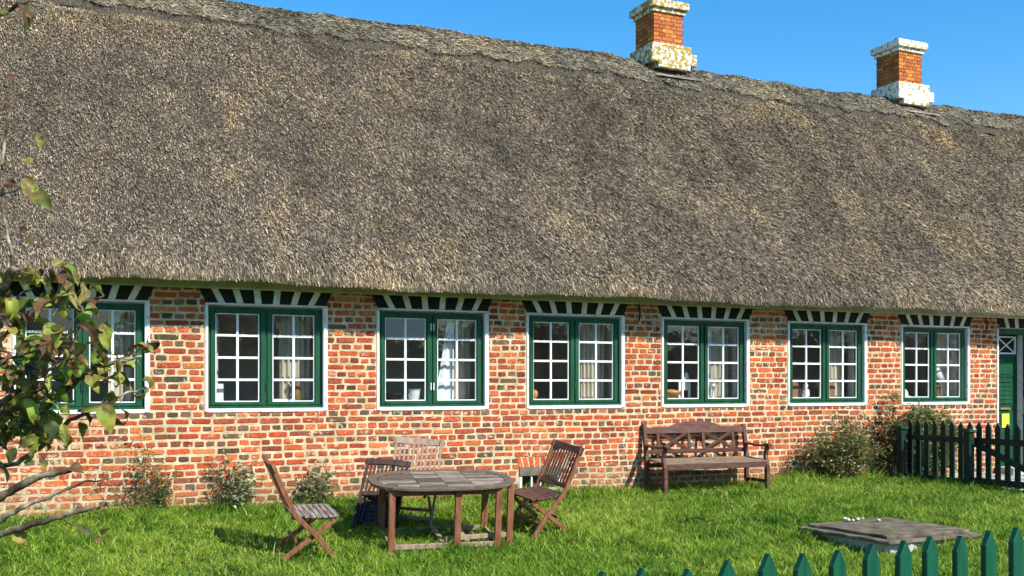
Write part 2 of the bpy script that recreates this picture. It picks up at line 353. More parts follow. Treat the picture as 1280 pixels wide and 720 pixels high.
def bigleaf_mat():
    m, nt, b = mat('magnolia_leaf'); at = N(nt, 'ShaderNodeAttribute', attribute_name='tint'); v = obvec(nt)
    br = ramp(nt, noise_fac(nt, 26, 5, 0.65, v, 0.5), [(0.47, (0, 0, 0)), (0.56, (0.9, 0.9, 0.9))])
    c = mixc(nt, br, at.outputs['Color'], (0.14, 0.065, 0.025))
    ye = ramp(nt, noise_fac(nt, 14, 3, 0.5, v), [(0.52, (0, 0, 0)), (0.66, (0.8, 0.8, 0.8))])
    c = mixc(nt, ye, c, (0.30, 0.30, 0.04))
    nt.links.new(c, b.inputs['Base Color']); b.inputs['Roughness'].default_value = 0.55; b.inputs['Specular IOR Level'].default_value = 0.3
    bump(nt, noise_fac(nt, 90, 4, 0.6, v), 0.5, 0.002, b)
    tr = N(nt, 'ShaderNodeBsdfTranslucent'); nt.links.new(c, tr.inputs['Color'])
    mx = N(nt, 'ShaderNodeMixShader'); mx.inputs[0].default_value = 0.28
    nt.links.new(b.outputs[0], mx.inputs[1]); nt.links.new(tr.outputs[0], mx.inputs[2])
    nt.links.new(mx.outputs[0], nt.nodes['Material Output'].inputs['Surface']); return m
M['bigleaf'] = bigleaf_mat()
def lichen_white():
    m, nt, b = mat('lichened_whitewash'); v = obvec(nt)
    oi = N(nt, 'ShaderNodeAttribute', attribute_name='tint')
    f = noise_fac(nt, 14, 6, 0.75, v, 0.3)
    ad = N(nt, 'ShaderNodeMath', operation='ADD'); nt.links.new(f, ad.inputs[0]); nt.links.new(oi.outputs['Fac'], ad.inputs[1])
    k = ramp(nt, ad.outputs[0], [(0.585, (0, 0, 0)), (0.61, (1, 1, 1))])
    c = mixc(nt, k, (0.74, 0.73, 0.68), (0.33, 0.235, 0.03))
    k2 = ramp(nt, noise_fac(nt, 17, 5, 0.7, v), [(0.60, (0, 0, 0)), (0.66, (0.9, 0.9, 0.9))])
    c = mixc(nt, k2, c, (0.10, 0.09, 0.05))
    nt.links.new(c, b.inputs['Base Color']); b.inputs['Roughness'].default_value = 0.9
    bump(nt, f, 0.6, 0.01, b); return m
M['lichen'] = lichen_white()

# ------------------------------------------------------------------ ground
def axis(pts):
    out = []
    for a, b, s_ in pts:
        n = max(1, int(round((b - a) / s_))); out += list(np.linspace(a, b, n, endpoint=False))
    return np.array(out + [pts[-1][1]])
gx = axis([(-600, -60, 90), (-60, -14, 4), (-14, 16, 0.22), (16, 60, 4), (60, 600, 90)])
gy = axis([(-600, -60, 90), (-60, -16, 4), (-16, 0.22, 0.22), (0.22, 20, 2.2), (20, 60, 5), (60, 600, 90)])
GX, GY = np.meshgrid(gx, gy); GZ = gz(GX, GY); GZ = np.where((GY > 0.1) & (GX > -11) & (GX < 16) & (GY < 7), -0.1, GZ)
nx, ny = len(gx), len(gy)
idx = np.arange(nx * ny).reshape(ny, nx)
gf = np.stack([idx[:-1, :-1], idx[:-1, 1:], idx[1:, 1:], idx[1:, :-1]], -1).reshape(-1, 4)
ground = np_mesh('ground', np.stack([GX, GY, GZ], -1).reshape(-1, 3), gf, M['soil'], smooth=True); tag(ground, kind='structure')
# cobbled door path beyond the picket fence
mb = MB(); pv = []
xs = np.linspace(6.62, 11.5, 30); ys = np.linspace(-7.5, -0.02, 40)
for yy in ys:
    for xx in xs: pv.append((xx, yy, float(gz(xx, yy)) + 0.022))
mb.add(pv, [(j*30+i, j*30+i+1, (j+1)*30+i+1, (j+1)*30+i) for j in range(39) for i in range(29)])
tag(mb.build('path', M['cobbles'], smooth=True), kind='structure')

# grass ---------------------------------------------------------------------
def grass(regions):
    P = []; 
    for (x0, x1, y0, y1, dens) in regions:
        n = int((x1 - x0) * (y1 - y0) * dens); P.append(np.stack([rng.uniform(x0, x1, n), rng.uniform(y0, y1, n)], -1))
    P = np.concatenate(P)
    cl = (np.sin(P[:,0]*2.3+1.1*np.sin(P[:,1]*1.9))+np.sin(P[:,1]*3.1+1.3*np.sin(P[:,0]*2.7+1))+np.sin(P[:,0]*6.3+P[:,1]*4.9))/3
    fine = np.sin(P[:,0]*17+3*np.sin(P[:,1]*9)) * np.sin(P[:,1]*19+2*np.sin(P[:,0]*11))
    keep = ~((P[:,0] > 6.55) & (P[:,0] < 11.6) & (P[:,1] > -7.6)) & ((cl + 0.5*fine + rng.normal(0, 0.5, len(P))) > -1.1)
    P, cl, fine = P[keep], cl[keep], fine[keep]; n = len(P)
    z = gz(P[:,0], P[:,1])
    tc = np.stack([rng.uniform(-7, 6.5, 420), -np.abs(rng.normal(0, 2.4, 420))-.1], -1); tr = rng.uniform(.05, .16, 420); th_ = rng.uniform(.25, 1.1, 420); tuft = np.zeros(n)
    for i in range(420):
        mk = np.abs(P[:, 0]-tc[i, 0]) < .4; mk &= np.abs(P[:, 1]-tc[i, 1]) < .4
        tuft[mk] = np.maximum(tuft[mk], th_[i]*np.exp(-((P[mk, 0]-tc[i, 0])**2 + (P[mk, 1]-tc[i, 1])**2)/tr[i]**2))
    near = np.exp(-((P[:,1] + 0.12) / 0.22) ** 2)
    pat = np.sin(P[:,0]*.9+2+np.sin(P[:,1]*1.4))*np.sin(P[:,1]*1.1+.6*P[:,0])
    h = (0.036 + 0.026*cl + 0.026*fine + 0.010*pat + rng.exponential(0.016, n)) * (1 + 0.9*near + 1.1*tuft); h = np.clip(h, 0.014, 0.22)
    wd = rng.uniform(0.0028, 0.0065, n) ; th = rng.uniform(0, 2*np.pi, n); lean = rng.uniform(0.15, 1.3, n) * h
    la = rng.uniform(0, 2*np.pi, n) * 1.0 + 1.5*np.sin(P[:,0]*1.3)+1.5*np.cos(P[:,1]*1.7)
    dx, dy = np.cos(th)*wd, np.sin(th)*wd; lx, ly = np.cos(la)*lean, np.sin(la)*lean
    V = np.empty((n, 5, 3))
    base = np.stack([P[:,0], P[:,1], z - 0.004], -1)
    V[:,0] = base + np.stack([-dx, -dy, 0*dx], -1); V[:,1] = base + np.stack([dx, dy, 0*dx], -1)
    mid = base + np.stack([lx*0.35, ly*0.35, h*0.6], -1)
    V[:,2] = mid + np.stack([dx*.8, dy*.8, 0*dx], -1); V[:,3] = mid - np.stack([dx*.8, dy*.8, 0*dx], -1)
    V[:,4] = base + np.stack([lx, ly, h], -1)
    b = np.arange(n)*5
    q = np.stack([b, b+1, b+2, b+3], -1); t = np.stack([b+3, b+2, b+4], -1)
    r = rng.uniform(0, 1, n); pal = np.array([(0.06, 0.15, 0.012), (0.14, 0.28, 0.018), (0.25, 0.39, 0.03), (0.38, 0.45, 0.07), (0.46, 0.38, 0.18)])
    k = np.clip(r*2.8 + cl*0.6 + fine*0.55 - pat*.55 - 1.3*tuft + 0.25, 0, 2.999); k = np.where(rng.uniform(0, 1, n) > 0.972 - .02*(pat < -.3), 3.7, k)
    i0 = k.astype(int); fr = (k - i0)[:, None]; c = pal[i0]*(1-fr) + pal[np.minimum(i0+1, 4)]*fr
    C = np.repeat(c[:, None, :], 5, 1)
    return np_mesh('grass', V.reshape(-1, 3), [q, t], M['grass'], C.reshape(-1, 3))
g = grass([(-7.0, 0, -5.2, 0.0, 5600), (0, 6.5, -5.2, 0.0, 4600), (6.5, 13, -8.5, -2.5, 800), (-8, 7, -9.2, -5.2, 2600), (-12, -7, -7, 0, 1200), (-12, 8, -13, -9.2, 500)])
tag(g, 'sunlit green lawn of uneven unmown grass in front of the brick wall', 'grass', kind='stuff')

# broad-leaved weeds and clover between the blades
n = 900; cx_ = rng.uniform(-6.5, 6.4, n); cy_ = -np.abs(rng.normal(0, 1, n))*2.2 - .05
sel = cy_ > -5; cx_, cy_ = cx_[sel], cy_[sel]; m_ = rng.integers(8, 26, len(cx_)); cx_ = np.repeat(cx_, m_); cy_ = np.repeat(cy_, m_); n = len(cx_)
a_ = rng.uniform(0, 6.28, n); r_ = rng.uniform(0, .09, n); X_ = cx_+np.cos(a_)*r_; Y_ = np.minimum(cy_+np.sin(a_)*r_, -.02)
Z_ = gz(X_, Y_) + rng.uniform(.02, .075, n); s_ = rng.uniform(.018, .05, n)[:, None]; e_ = rng.uniform(-.5, .6, n)
d_ = np.stack([np.cos(a_)*np.cos(e_), np.sin(a_)*np.cos(e_), np.sin(e_)], -1); sd_ = np.stack([-np.sin(a_), np.cos(a_), 0*a_], -1); P_ = np.stack([X_, Y_, Z_], -1)
V_ = np.stack([P_, P_+d_*s_*.5+sd_*s_*.3, P_+d_*s_, P_+d_*s_*.5-sd_*s_*.3], 1).reshape(-1, 3)
pal_ = np.array([(.08,.15,.02),(.14,.22,.03),(.22,.28,.05),(.06,.11,.02)]); C_ = np.repeat((pal_[rng.integers(0, 4, n)]*rng.uniform(.8, 1.25, n)[:, None])[:, None], 4, 1).reshape(-1, 3)
wdo = np_mesh('ground_cover', V_, np.arange(n*4).reshape(n, 4), M['grass'], C_); tag(wdo, 'small broad-leaved weeds and clover growing in the lawn', 'weeds', kind='stuff')

# ------------------------------------------------------------------ house
HX0, HX1, HB = -11.0, 16.0, 7.2
house = empty('thatched_house', (0, 0, 0))
tag(house, 'long red brick house with a grey thatched roof, green windows and two white-banded chimneys', 'house')
WZ0, WZ1 = 1.155, 2.365            # masonry opening of the windows
FR = [(-5.71, -4.434), (-3.758, -2.445), (-1.757, -0.38), (0.236, 1.605), (2.276, 3.658), (4.429, 5.836), (6.606, 7.969)]
EXTRA = [(-9.9, -8.55), (-7.9, -6.55), (10.9, 12.25), (13.0, 14.3)]
opens = [(a - 0.03, b + 0.03, WZ0, WZ1) for a, b in FR + EXTRA]
DOOR = (8.66, 9.46, -0.02, 2.37); opens.append(DOOR)
CEL = (0.113, 0.687, 0.085, 0.385); opens.append(CEL)

def wall_mesh():
    mb = MB(); mb.cur = 0; mb.col = (1, 1, 1)
    us = sorted(set([HX0, HX1] + [o[0] for o in opens] + [o[1] for o in opens])); zs = sorted(set([-0.5, 2.75] + [o[2] for o in opens] + [o[3] for o in opens]))
    for i in range(len(us)-1):
        for j in range(len(zs)-1):
            uc, zc = (us[i]+us[i+1])/2, (zs[j]+zs[j+1])/2
            if any(o[0] < uc < o[1] and o[2] < zc < o[3] for o in opens): continue
            a, b, c, d = us[i], us[i+1], zs[j], zs[j+1]
            mb.add([(a,0,c),(b,0,c),(b,0,d),(a,0,d)], [(0,1,2,3)]); mb.add([(a,.38,c),(a,.38,d),(b,.38,d),(b,.38,c)], [(0,1,2,3)], 2)
    for (a, b, c, d) in opens:
        for q in ([(a,0,c),(a,.38,c),(a,.38,d),(a,0,d)], [(b,0,c),(b,0,d),(b,.38,d),(b,.38,c)], [(a,0,c),(b,0,c),(b,.38,c),(a,.38,c)], [(a,0,d),(a,.38,d),(b,.38,d),(b,0,d)]):
            mb.add(q, [(0,1,2,3)], 2)
    # gables and back wall
    mb.box((HX0, HB, -0.5), (HX1, HB+.3, 2.75), 0)
    for x in (HX0, HX1-.3): mb.prism([(0.385,-0.5),(HB-.005,-0.5),(HB-.005,2.7),(HB/2,6.3),(0.385,2.7)], (x,0,0), (0,1,0), (0,0,1), (.3,0,0), 0)
    # bricks, cross bond
    CH = 0.0795; reds = [(0.52,0.098,0.036),(0.58,0.130,0.042),(0.44,0.080,0.034),(0.62,0.185,0.062),(0.36,0.070,0.034),(0.53,0.125,0.050),(0.42,0.105,0.050),(0.30,0.075,0.04)]
    darks = [(0.16,0.095,0.055),(0.20,0.11,0.065),(0.10,0.085,0.055),(0.25,0.08,0.045),(0.22,0.13,0.08)]
    k0 = -5
    for k in range(k0, 34):
        zc = WZ0 - 0.045 + (k - 14) * CH + 0.0
        if zc > 2.55: break
        header = (k - 14) % 2 == 0
        pitch = 0.129 if header else 0.258
        u = HX0 + (0.065 if header else (0.129 if (k//2) % 2 else 0.0)) + random.uniform(-.02, .02)
        while u < HX1 - 0.05:
            L = pitch * (1 + random.uniform(-0.10, 0.10)); u0, u1 = u, u + L; u = u1
            j = random.uniform(0.004, 0.012); a, b = u0 + j, u1 - random.uniform(0.003, 0.011)
            hh = CH/2 - random.uniform(0.0055, 0.013); zz = zc + random.uniform(-.004, .004) + 0.010*math.sin(u*0.9+k*.3) + .005*math.sin(u*2.7-k*.5)
            c, d = zz - hh, zz + hh
            skip = False; lo, hi = a, b
            for o in opens:
                if o[2] < zz < o[3] or (o[2] < d - .012 and o[3] > c + .012 and (o[0] < (a+b)/2 < o[1])):
                    if a > o[0] - .03 and b < o[1] + .03: skip = True
                    elif a < o[0] < b: b = o[0] - .012
                    elif a < o[1] < b: a = o[1] + .012
            if skip or b - a < 0.035: continue
            if -0.02 < 0.06 - 0 and CEL[0]-.05 < (a+b)/2 < CEL[1]+.05 and CEL[3] < zz < CEL[3]+0.15: continue
            isdark = random.random() < (0.24 if header else 0.10)
            if k == 14: isdark = random.random() < 0.5
            col = random.choice(darks if isdark else reds); f = random.uniform(0.72, 1.2)
            col = tuple(min(1, x*f*.92*random.uniform(.95, 1.05)) for x in col)
            mb.col = col; W, H = (b-a)/2, (d-c)/2; cx = (a+b)/2
            tilt = random.uniform(-.02, .02)*min(1, .12/W); n = 14; ring = []
            for i in range(n):
                t = 2*math.pi*(i+.5)/n; ct, st = math.cos(t), math.sin(t)
                e = 0.28; x = math.copysign(abs(ct)**e, ct)*W; z = math.copysign(abs(st)**e, st)*H
                jit = 1 - abs(random.gauss(0, .07)); x = x - math.copysign(abs(random.gauss(0, .0045)), x); z *= jit
                ring.append((cx + x, zz + z + x*tilt))
            pr = random.uniform(0.004, 0.010)
            def sc(s): return [(cx + (x-cx) - math.copysign(s, x-cx), zz + (z-zz) - math.copysign(s, z-zz)) for x, z in ring]
            r2 = sc(0.0045)
            vs = [(x, .002, z) for x, z in ring] + [(x, -pr + random.gauss(0, .0007), z) for x, z in r2]
            mb.add(vs, [(i, (i+1) % n, (i+1) % n + n, i+n) for i in range(n)] + [tuple(range(n, 2*n))], 1)
    # soldier course over the cellar window
    for i in range(8):
        x = CEL[0] - .02 + i*0.078; mb.col = random.choice(reds)
        lean = (i-3.5)*0.012
        mb.prism([(0.008,0),(0.062,0),(0.062+lean,.13),(0.008+lean,.13)], (x, .002, CEL[3]+.012), (1,0,0), (0,0,1), (0,-.009,0), 1)
    return mb.build('wall', [M['mortar'], M['brick'], M['plaster']], house)
wall_mesh()

# interior of the rooms (seen through the panes)
mb = MB()
mb.box((HX0+.35, .385, 0.0), (HX1-.35, 3.0, 0.02), 1)
mb.box((HX0+.35, 3.0, 0.0), (HX1-.35, 3.1, 2.6)); mb.box((HX0+.35, .385, 2.6), (HX1-.35, 3.1, 2.7))
for x in (-8.3, -4.1, 1.0+.93, 4.0+.05, 8.3, 10.2): mb.box((x-.05, .385, .02), (x+.05, 3.0, 2.6))
mb.build('interior_wall', [M['room'], M['room_floor']], house)

# windows ------------------------------------------------------------------
WN = 0.05
def make_window(u0, u1, style, label=None):
    z0, z1 = 1.185, 2.335; uc = (u0+u1)/2; F = MB(); y = WN
    fw, fz, mw = 0.088, 0.068, 0.15
    F.box((u0, y, z0), (u0+fw, y+.07, z1)); F.box((u1-fw, y, z0), (u1, y+.07, z1))
    F.box((u0+fw, y, z0), (u1-fw, y+.07, z0+fz)); F.box((u0+fw, y, z1-fz), (u1-fw, y+.07, z1))
    F.box((uc-mw/2, y, z0+fz), (uc+mw/2, y+.07, z1-fz))
    # raised casement stiles give the frame its double line
    e = 0.018
    for a, b in ((u0+.035, uc-.012), (uc+.012, u1-.035)):
        zz0, zz1 = z0+.03, z1-.03
        F.box((a, y-e, zz0), (a+.050, y-.001, zz1)); F.box((b-.050, y-e, zz0), (b, y-.001, zz1))
        F.box((a+.050, y-e, zz0), (b-.050, y-.001, zz0+.035)); F.box((a+.050, y-e, zz1-.035), (b-.050, y-.001, zz1))
    F.box((u0-.0, y-.035, z0-.004), (u1+.0, y-.0185, z0+.024))      # drip rail
    f = F.build('window', M['green_paint'], house, bevel=.003)
    if label: f['label'] = label
    for side, (a, b) in enumerate(((u0+fw, uc-mw/2), (uc+mw/2, u1-fw))):
        za, zb = z0+fz, z1-fz; s = MB(); bd = .012; mu = .027; ys, ye = y+.008, y+.034
        s.box((a, ys, za), (a+bd, ye, zb)); s.box((b-bd, ys, za), (b, ye, zb)); s.box((a+bd, ys, za), (b-bd, ye, za+bd)); s.box((a+bd, ys, zb-bd), (b-bd, ye, zb))
        cx = (a+b)/2; s.box((cx-mu/2, ys, za+bd), (cx+mu/2, ye, zb-bd))
        for i in (1, 2, 3):
            zc = za + (zb-za)*i/4
            s.box((a+bd, ys+.001, zc-mu/2), (cx-mu/2, ye-.001, zc+mu/2)); s.box((cx+mu/2, ys+.001, zc-mu/2), (b-bd, ye-.001, zc+mu/2))
        s.build('sash', M['white_paint'], f, bevel=.002)
        g = MB()
        for i in range(4):                                  # each pane of old glass sits a hair differently
            for x0, x1 in ((a+bd, cx-mu/2), (cx+mu/2, b-bd)):
                c0, c1 = za+(zb-za)*i/4+.012, za+(zb-za)*(i+1)/4-.012
                up = 0.010 if (style == 3 and side == 0 and i == 3) else random.uniform(-.0012, .0008)
                j = random.uniform(-.001, .001)
                g.add([(x0, y+.022-up*.5, c0), (x1, y+.022-up*.5+j, c0), (x1, y+.022+up*.5+j, c1), (x0, y+.022+up*.5, c1)], [(0,1,2,3)])
        g.build('glass_pane', M['glass'], f)
    # white reveal: thin band on the face plus the sides of the recess
    p = MB(); a, b = u0-.03, u1+.03
    p.box((u0-.034, -.014, WZ0-.012), (u0+.0, WN+.01, z1+.02)); p.box((u1, -.014, WZ0-.012), (u1+.055, WN+.01, z1+.02))
    p.box((u0, -.016, WZ0-.02), (u1, WN+.01, z0-.004)); p.box((u0-.034, -.02, z1+.0205), (u1+.052, WN+.01, z1+.042))
    p.build('plaster_surround', M['plaster'], f, bevel=.006)
    h = MB()
    if style == 3:
        for dx in (-.018, .018):
            for zz in (z0+.2, z1-.22):
                h = MB(); h.bar((uc+dx, y-e-.006, zz), (uc+dx, y-e-.006, zz+.09), .011, .011); h.build('hinge', M['white_paint'], f)
    else:
        h.bar((uc-.0, y-e-.008, z0+.20), (uc, y-e-.008, z0+.30), .012, .014); h.build('handle', M['iron'], f)
    return f
wl = ['leftmost window, half behind the tree', None, 'window with white hinges and a white curtain', None, None, None, 'rightmost window with a white lamp inside']
for i, (a, b) in enumerate(FR): make_window(a, b, i+1, wl[i])
for a, b in EXTRA: make_window(a, b, 0)

# black lintels with white splayed strips
def lintel(u0, u1, n=6):
    zb, zt = 2.378, 2.532; uc = (u0+u1)/2
    mb = MB(); mb.prism([(u0-.02, zb), (u1+.03, zb), (u1+.10, zt), (u0-.10, zt)], (0, .001, 0), (1,0,0), (0,0,1), (0,-.02,0))
    L = mb.build('lintel', M['tar'], house)
    W = (u1-u0)
    for i in range(n):
        s = MB()
        t = (i+.5)/n - .5; xb = uc + t*W*0.93; xt = uc + t*W*1.04 - 0.0; k = .037
        xt += t*0.05
        s.prism([(xb-k, zb), (xb+k, zb), (xt+k, zt), (xt-k, zt)], (0, -.0195, 0), (1,0,0), (0,0,1), (0,-.008,0))
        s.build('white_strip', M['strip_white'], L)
for a, b in FR + EXTRA: lintel(a, b)
lintel(8.72, 9.62, 4)
mb = MB(); mb.box((HX0, -.085, 2.533), (HX1, -.001, 2.74)); mb.build('eaves_board', M['algae_bounce_white'], house, bevel=.004)

# cellar window
mb = MB(); a, b, c, d = CEL
mb.box((a, .0, c), (b, .05, c+.03)); mb.box((a, .0, d-.03), (b, .05, d)); mb.box((a, .0, c+.03), (a+.03, .05, d-.03)); mb.box((b-.03, .0, c+.03), (b, .05, d-.03))
mb.box(((a+b)/2-.014, .0, c+.03), ((a+b)/2+.014, .05, d-.03)); mb.box((a+.16, .004, c+.03), (a+.18, .04, d-.03)); mb.box((a-.03, -.045, c-.05), (b+.04, .04, c-.001))
cw = mb.build('cellar_window', M['plaster'], house, bevel=.002)
mb = MB(); mb.box((a-.01, -.018, d-.10), (b+.01, -.004, d+.008)); mb.build('shutter', M['slab'], cw)
mb = MB(); mb.add([(a+.03,.032,c+.03),(b-.03,.032,c+.03),(b-.03,.032,d-.03),(a+.03,.032,d-.03)], [(0,1,2,3)]); mb.build('glass_pane', M['glass'], cw)

# door ----------------------------------------------------------------------
a, b, c, d = DOOR; y = 0.30
D = MB(); D.box((a+.001, y, 0.0), (b-.001, y+.05, d-.09))
for z0, z1 in ((0.18, .52), (.60, 1.02), (1.08, 1.52), (1.58, 1.94)):   # raised panels
    D.box((a+.13, y-.012, z0), (b-.10, y-.001, z1)); D.box((a+.17, y-.024, z0+.04), (b-.14, y-.0125, z1-.04))
for zz in np.arange(1.14, 1.5, .07): D.box((a+.17, y-.034, zz), (b-.14, y-.0245, zz+.03))
door = D.build('door', M['green_paint'], house, bevel=.004)
px0, px1 = a+.32, b-.09; z0, z1 = 1.985, 2.235
g = MB(); g.box((px0, y-.006, z0), (px1, y-.001, z1)); g.build('glass_pane', M['tar'], door)
g = MB(); t = .022
g.box((px0-t, y-.03, z0-t), (px0, y-.0065, z1+t)); g.box((px1, y-.03, z0-t), (px1+t, y-.0065, z1+t)); g.box((px0, y-.03, z0-t), (px1, y-.0065, z0)); g.box((px0, y-.03, z1), (px1, y-.0065, z1+t))
g.bar((px0, y-.016, z0), (px1, y-.016, z1), .016, .018, (0,1,0)); g.bar((px0, y-.0145, z1), (px1, y-.0145, z0), .016, .018, (0,1,0))
g.build('glazing_bar', M['white_paint'], door)
g = MB(); g.box((a+.36, y-.045, 1.035), (b-.20, y-.03, 1.075)); g.build('letter_slot', M['brass'], door, bevel=.003)
fr = MB(); fr.box((a+.001, .06, d-.085), (b-.001, .12, d-.005)); fr.box((a+.001, .12, d-.088), (b-.001, .299, d-.003))
fr.box((b-.03, .10, 0), (b-.001, .17, d-.09)); 
fo = fr.build('door_frame', M['green_paint'], house, bevel=.003)
g = MB(); g.box((b-.05, .115, .98), (b-.0305, .15, 1.24)); g.box((b-.045, .12, 1.5), (b-.0305, .14, 1.56)); g.build('lock_plate', M['brass'], fo, bevel=.003)
pl = MB(); pl.box((a-.035, -.016, 0), (a+.0, .02, d)); pl.box((b, -.016, 0), (b+.06, .02, d)); pl.build('door_surround', M['plaster'], fo, bevel=.005)
st = MB(); st.box((a-.1, -.38, -.05), (b+.1, -.02, .13)); st.box((a, -.02, -.02), (b, .299, .0)); st.build('doorstep', M['concrete'], house, bevel=.01)
note = MB(); note.box((a+.39, y-.043, .74), (a+.56, y-.0405, .97)); tag(note.build('paper_note', M['yellow_paper']), 'blank yellow paper note stuck on the green front door', 'note')

# wall irons under the eaves
def iron(x, label):
    e = MB(); e.tube([(x, -.012, 2.55), (x, -.05, 2.50), (x+.003, -.06, 2.42), (x, -.045, 2.33), (x, -.02, 2.29)], [.012, .014, .013, .012, .006], 8)
    e.tube([(x-.03, -.03, 2.47), (x+.03, -.03, 2.47)], .009, 6)
    tag(e.build('wall_anchor', M['iron'], smooth=True), label, 'wall anchor', 'iron anchors under the eaves')
iron(1.86, 'black iron anchor hanging under the eaves above the bench end'); iron(8.34, 'black iron anchor under the eaves left of the green door')

# ------------------------------------------------------------------ roof
EY, EZ, RY, RZ = -0.55, 2.625, 3.6, 7.12
SL = Vector((0, RY-EY, RZ-EZ)); LEN = SL.length; SD = SL.normalized(); SN = Vector((0, -SD.z, SD.y))
def roof_pt(u, s):
    """surface of the front slope; s metres up from the eave; rounded at the eave, slightly sagging"""
    u = np.asarray(u, float); s = np.asarray(s, float)
    off = 0.05*np.sin(u*0.55+.4)*np.sin(s*1.1+.5) + 0.022*np.sin(u*1.9+s*1.3) + 0.012*np.sin(u*4.3-s*3.1) - 0.10*np.sin(np.pi*np.clip(s/LEN, 0, 1)) + .012*np.sin(u*9+s*4)*np.sin(s*7-u*2)
    off = off*sstep(0, 1.0, s)
    rnd = -0.07*(1-np.clip(s/.30, 0, 1))**2
    return off + rnd
us = np.arange(HX0-.5, HX1+.5, .12); ss = np.concatenate([[0, .03, .07, .12, .2], np.linspace(.3, LEN, 55)])
U, SS = np.meshgrid(us, ss); OFF = roof_pt(U, SS)
wob = 0.018*np.sin(us*1.3)+0.01*np.sin(us*5.1)
PX = U; PY = EY + SD.y*SS + SN.y*OFF; PZ = EZ + SD.z*SS + SN.z*OFF + wob[None, :]*np.exp(-SS*3)
nu, ns = len(us), len(ss); V = np.stack([PX, PY, PZ], -1).reshape(-1, 3)
idx = np.arange(nu*ns).reshape(ns, nu); F1 = np.stack([idx[:-1, :-1], idx[:-1, 1:], idx[1:, 1:], idx[1:, :-1]], -1).reshape(-1, 4)
# underside + back slope
b0 = len(V)
bot = np.stack([us, np.full(nu, -0.075), np.full(nu, 2.66)], -1); back_r = np.stack([us, np.full(nu, 2*RY+.6), np.full(nu, EZ)], -1)
V = np.concatenate([V, bot, back_r]); bi = np.arange(nu)+b0; ri = bi+nu
F2 = np.stack([bi[:-1], bi[1:], idx[0, 1:], idx[0, :-1]], -1); F3 = np.stack([idx[-1, :-1], idx[-1, 1:], ri[1:], ri[:-1]], -1)
roof = np_mesh('roof', V, np.concatenate([F1, F2, F3]), M['thatch'], parent=house)

def straws(n, ux, sx, lens, wid, lift, base_cols, name, parent, surf, spread=.22):
    u = rng.uniform(ux[0], ux[1], n); s = surf['s'](n)
    P, D, Nn = surf['f'](u, s)
    L = rng.uniform(lens[0], lens[1], n)[:, None]; W = rng.uniform(wid[0], wid[1], n)[:, None]
    X = np.zeros((n, 3)); X[:, 0] = 1
    lat = rng.normal(0.10, spread, n)[:, None]; up = rng.uniform(lift[0], lift[1], n)[:, None]
    d = D + X*lat + Nn*up; d /= np.linalg.norm(d, axis=1, keepdims=True)
    roll = rng.uniform(-1.1, 1.1, n)[:, None]
    sd = np.cross(d, Nn); sd /= np.linalg.norm(sd, axis=1, keepdims=True); up2 = np.cross(sd, d)
    sv = sd*np.cos(roll) + up2*np.sin(roll)
    c = P + Nn*rng.uniform(-.004, .018, n)[:, None]
    a = c - d*L*.5; b = c + d*L*.5
    V = np.stack([a - sv*W*.5, a + sv*W*.5, b + sv*W*.5, b - sv*W*.5], 1)
    q = np.arange(n*4).reshape(n, 4); bc = np.array(base_cols); k = rng.integers(0, len(bc), n)
    C = bc[k]*rng.uniform(.7, 1.3, n)[:, None]
    return V.reshape(-1, 3), q, np.repeat(C[:, None], 4, 1).reshape(-1, 3)
def fslope(u, s):
    off = roof_pt(u, s); wb = (0.018*np.sin(u*1.3)+0.01*np.sin(u*5.1))*np.exp(-s*3)
    P = np.stack([u, EY + SD.y*s + SN.y*off, EZ + SD.z*s + SN.z*off + wb], -1)
    k = np.clip(1 - s/.30, 0, 1)*.8
    D = -np.array(SD)[None, :]*np.ones((len(u), 1)); Nn = np.array(SN)[None, :] - np.array(SD)[None, :]*k[:, None]*.8
    Nn /= np.linalg.norm(Nn, axis=1, keepdims=True); D = D - Nn*(D*Nn).sum(1, keepdims=True); D /= np.linalg.norm(D, axis=1, keepdims=True)
    return P, D, Nn
scol = [(.20,.165,.122),(.27,.225,.168),(.125,.10,.076),(.36,.31,.235),(.08,.065,.05),(.45,.395,.305)]
ecol = [(.13,.105,.08),(.18,.15,.115),(.08,.065,.05),(.25,.21,.16)]
parts = []
def sdist(n): return rng.uniform(0.0, LEN, n)
def seave(n): return np.abs(rng.normal(0, .05, n))
parts.append(straws(520000, (-7.5, 14.5), None, (.026, .07), (.005, .0105), (.04, .5), scol, '', None, {'s': sdist, 'f': fslope}))
parts.append(straws(30000, (HX0-.4, HX1+.4), None, (.04, .11), (.006, .013), (.04, .42), scol, '', None, {'s': sdist, 'f': fslope}))
parts.append(straws(20000, (HX0-.4, HX1+.4), None, (.03, .07), (.004, .008), (-.05, .3), ecol, '', None, {'s': seave, 'f': fslope}, .3))
Vs, Qs, Cs = [], [], []; o_ = 0
for v, q, c in parts: Vs.append(v); Qs.append(q+o_); Cs.append(c); o_ += len(v)
st = np_mesh('thatch_reeds', np.concatenate(Vs), np.concatenate(Qs), M['straw'], np.concatenate(Cs), parent=roof)
st['kind'] = 'stuff'

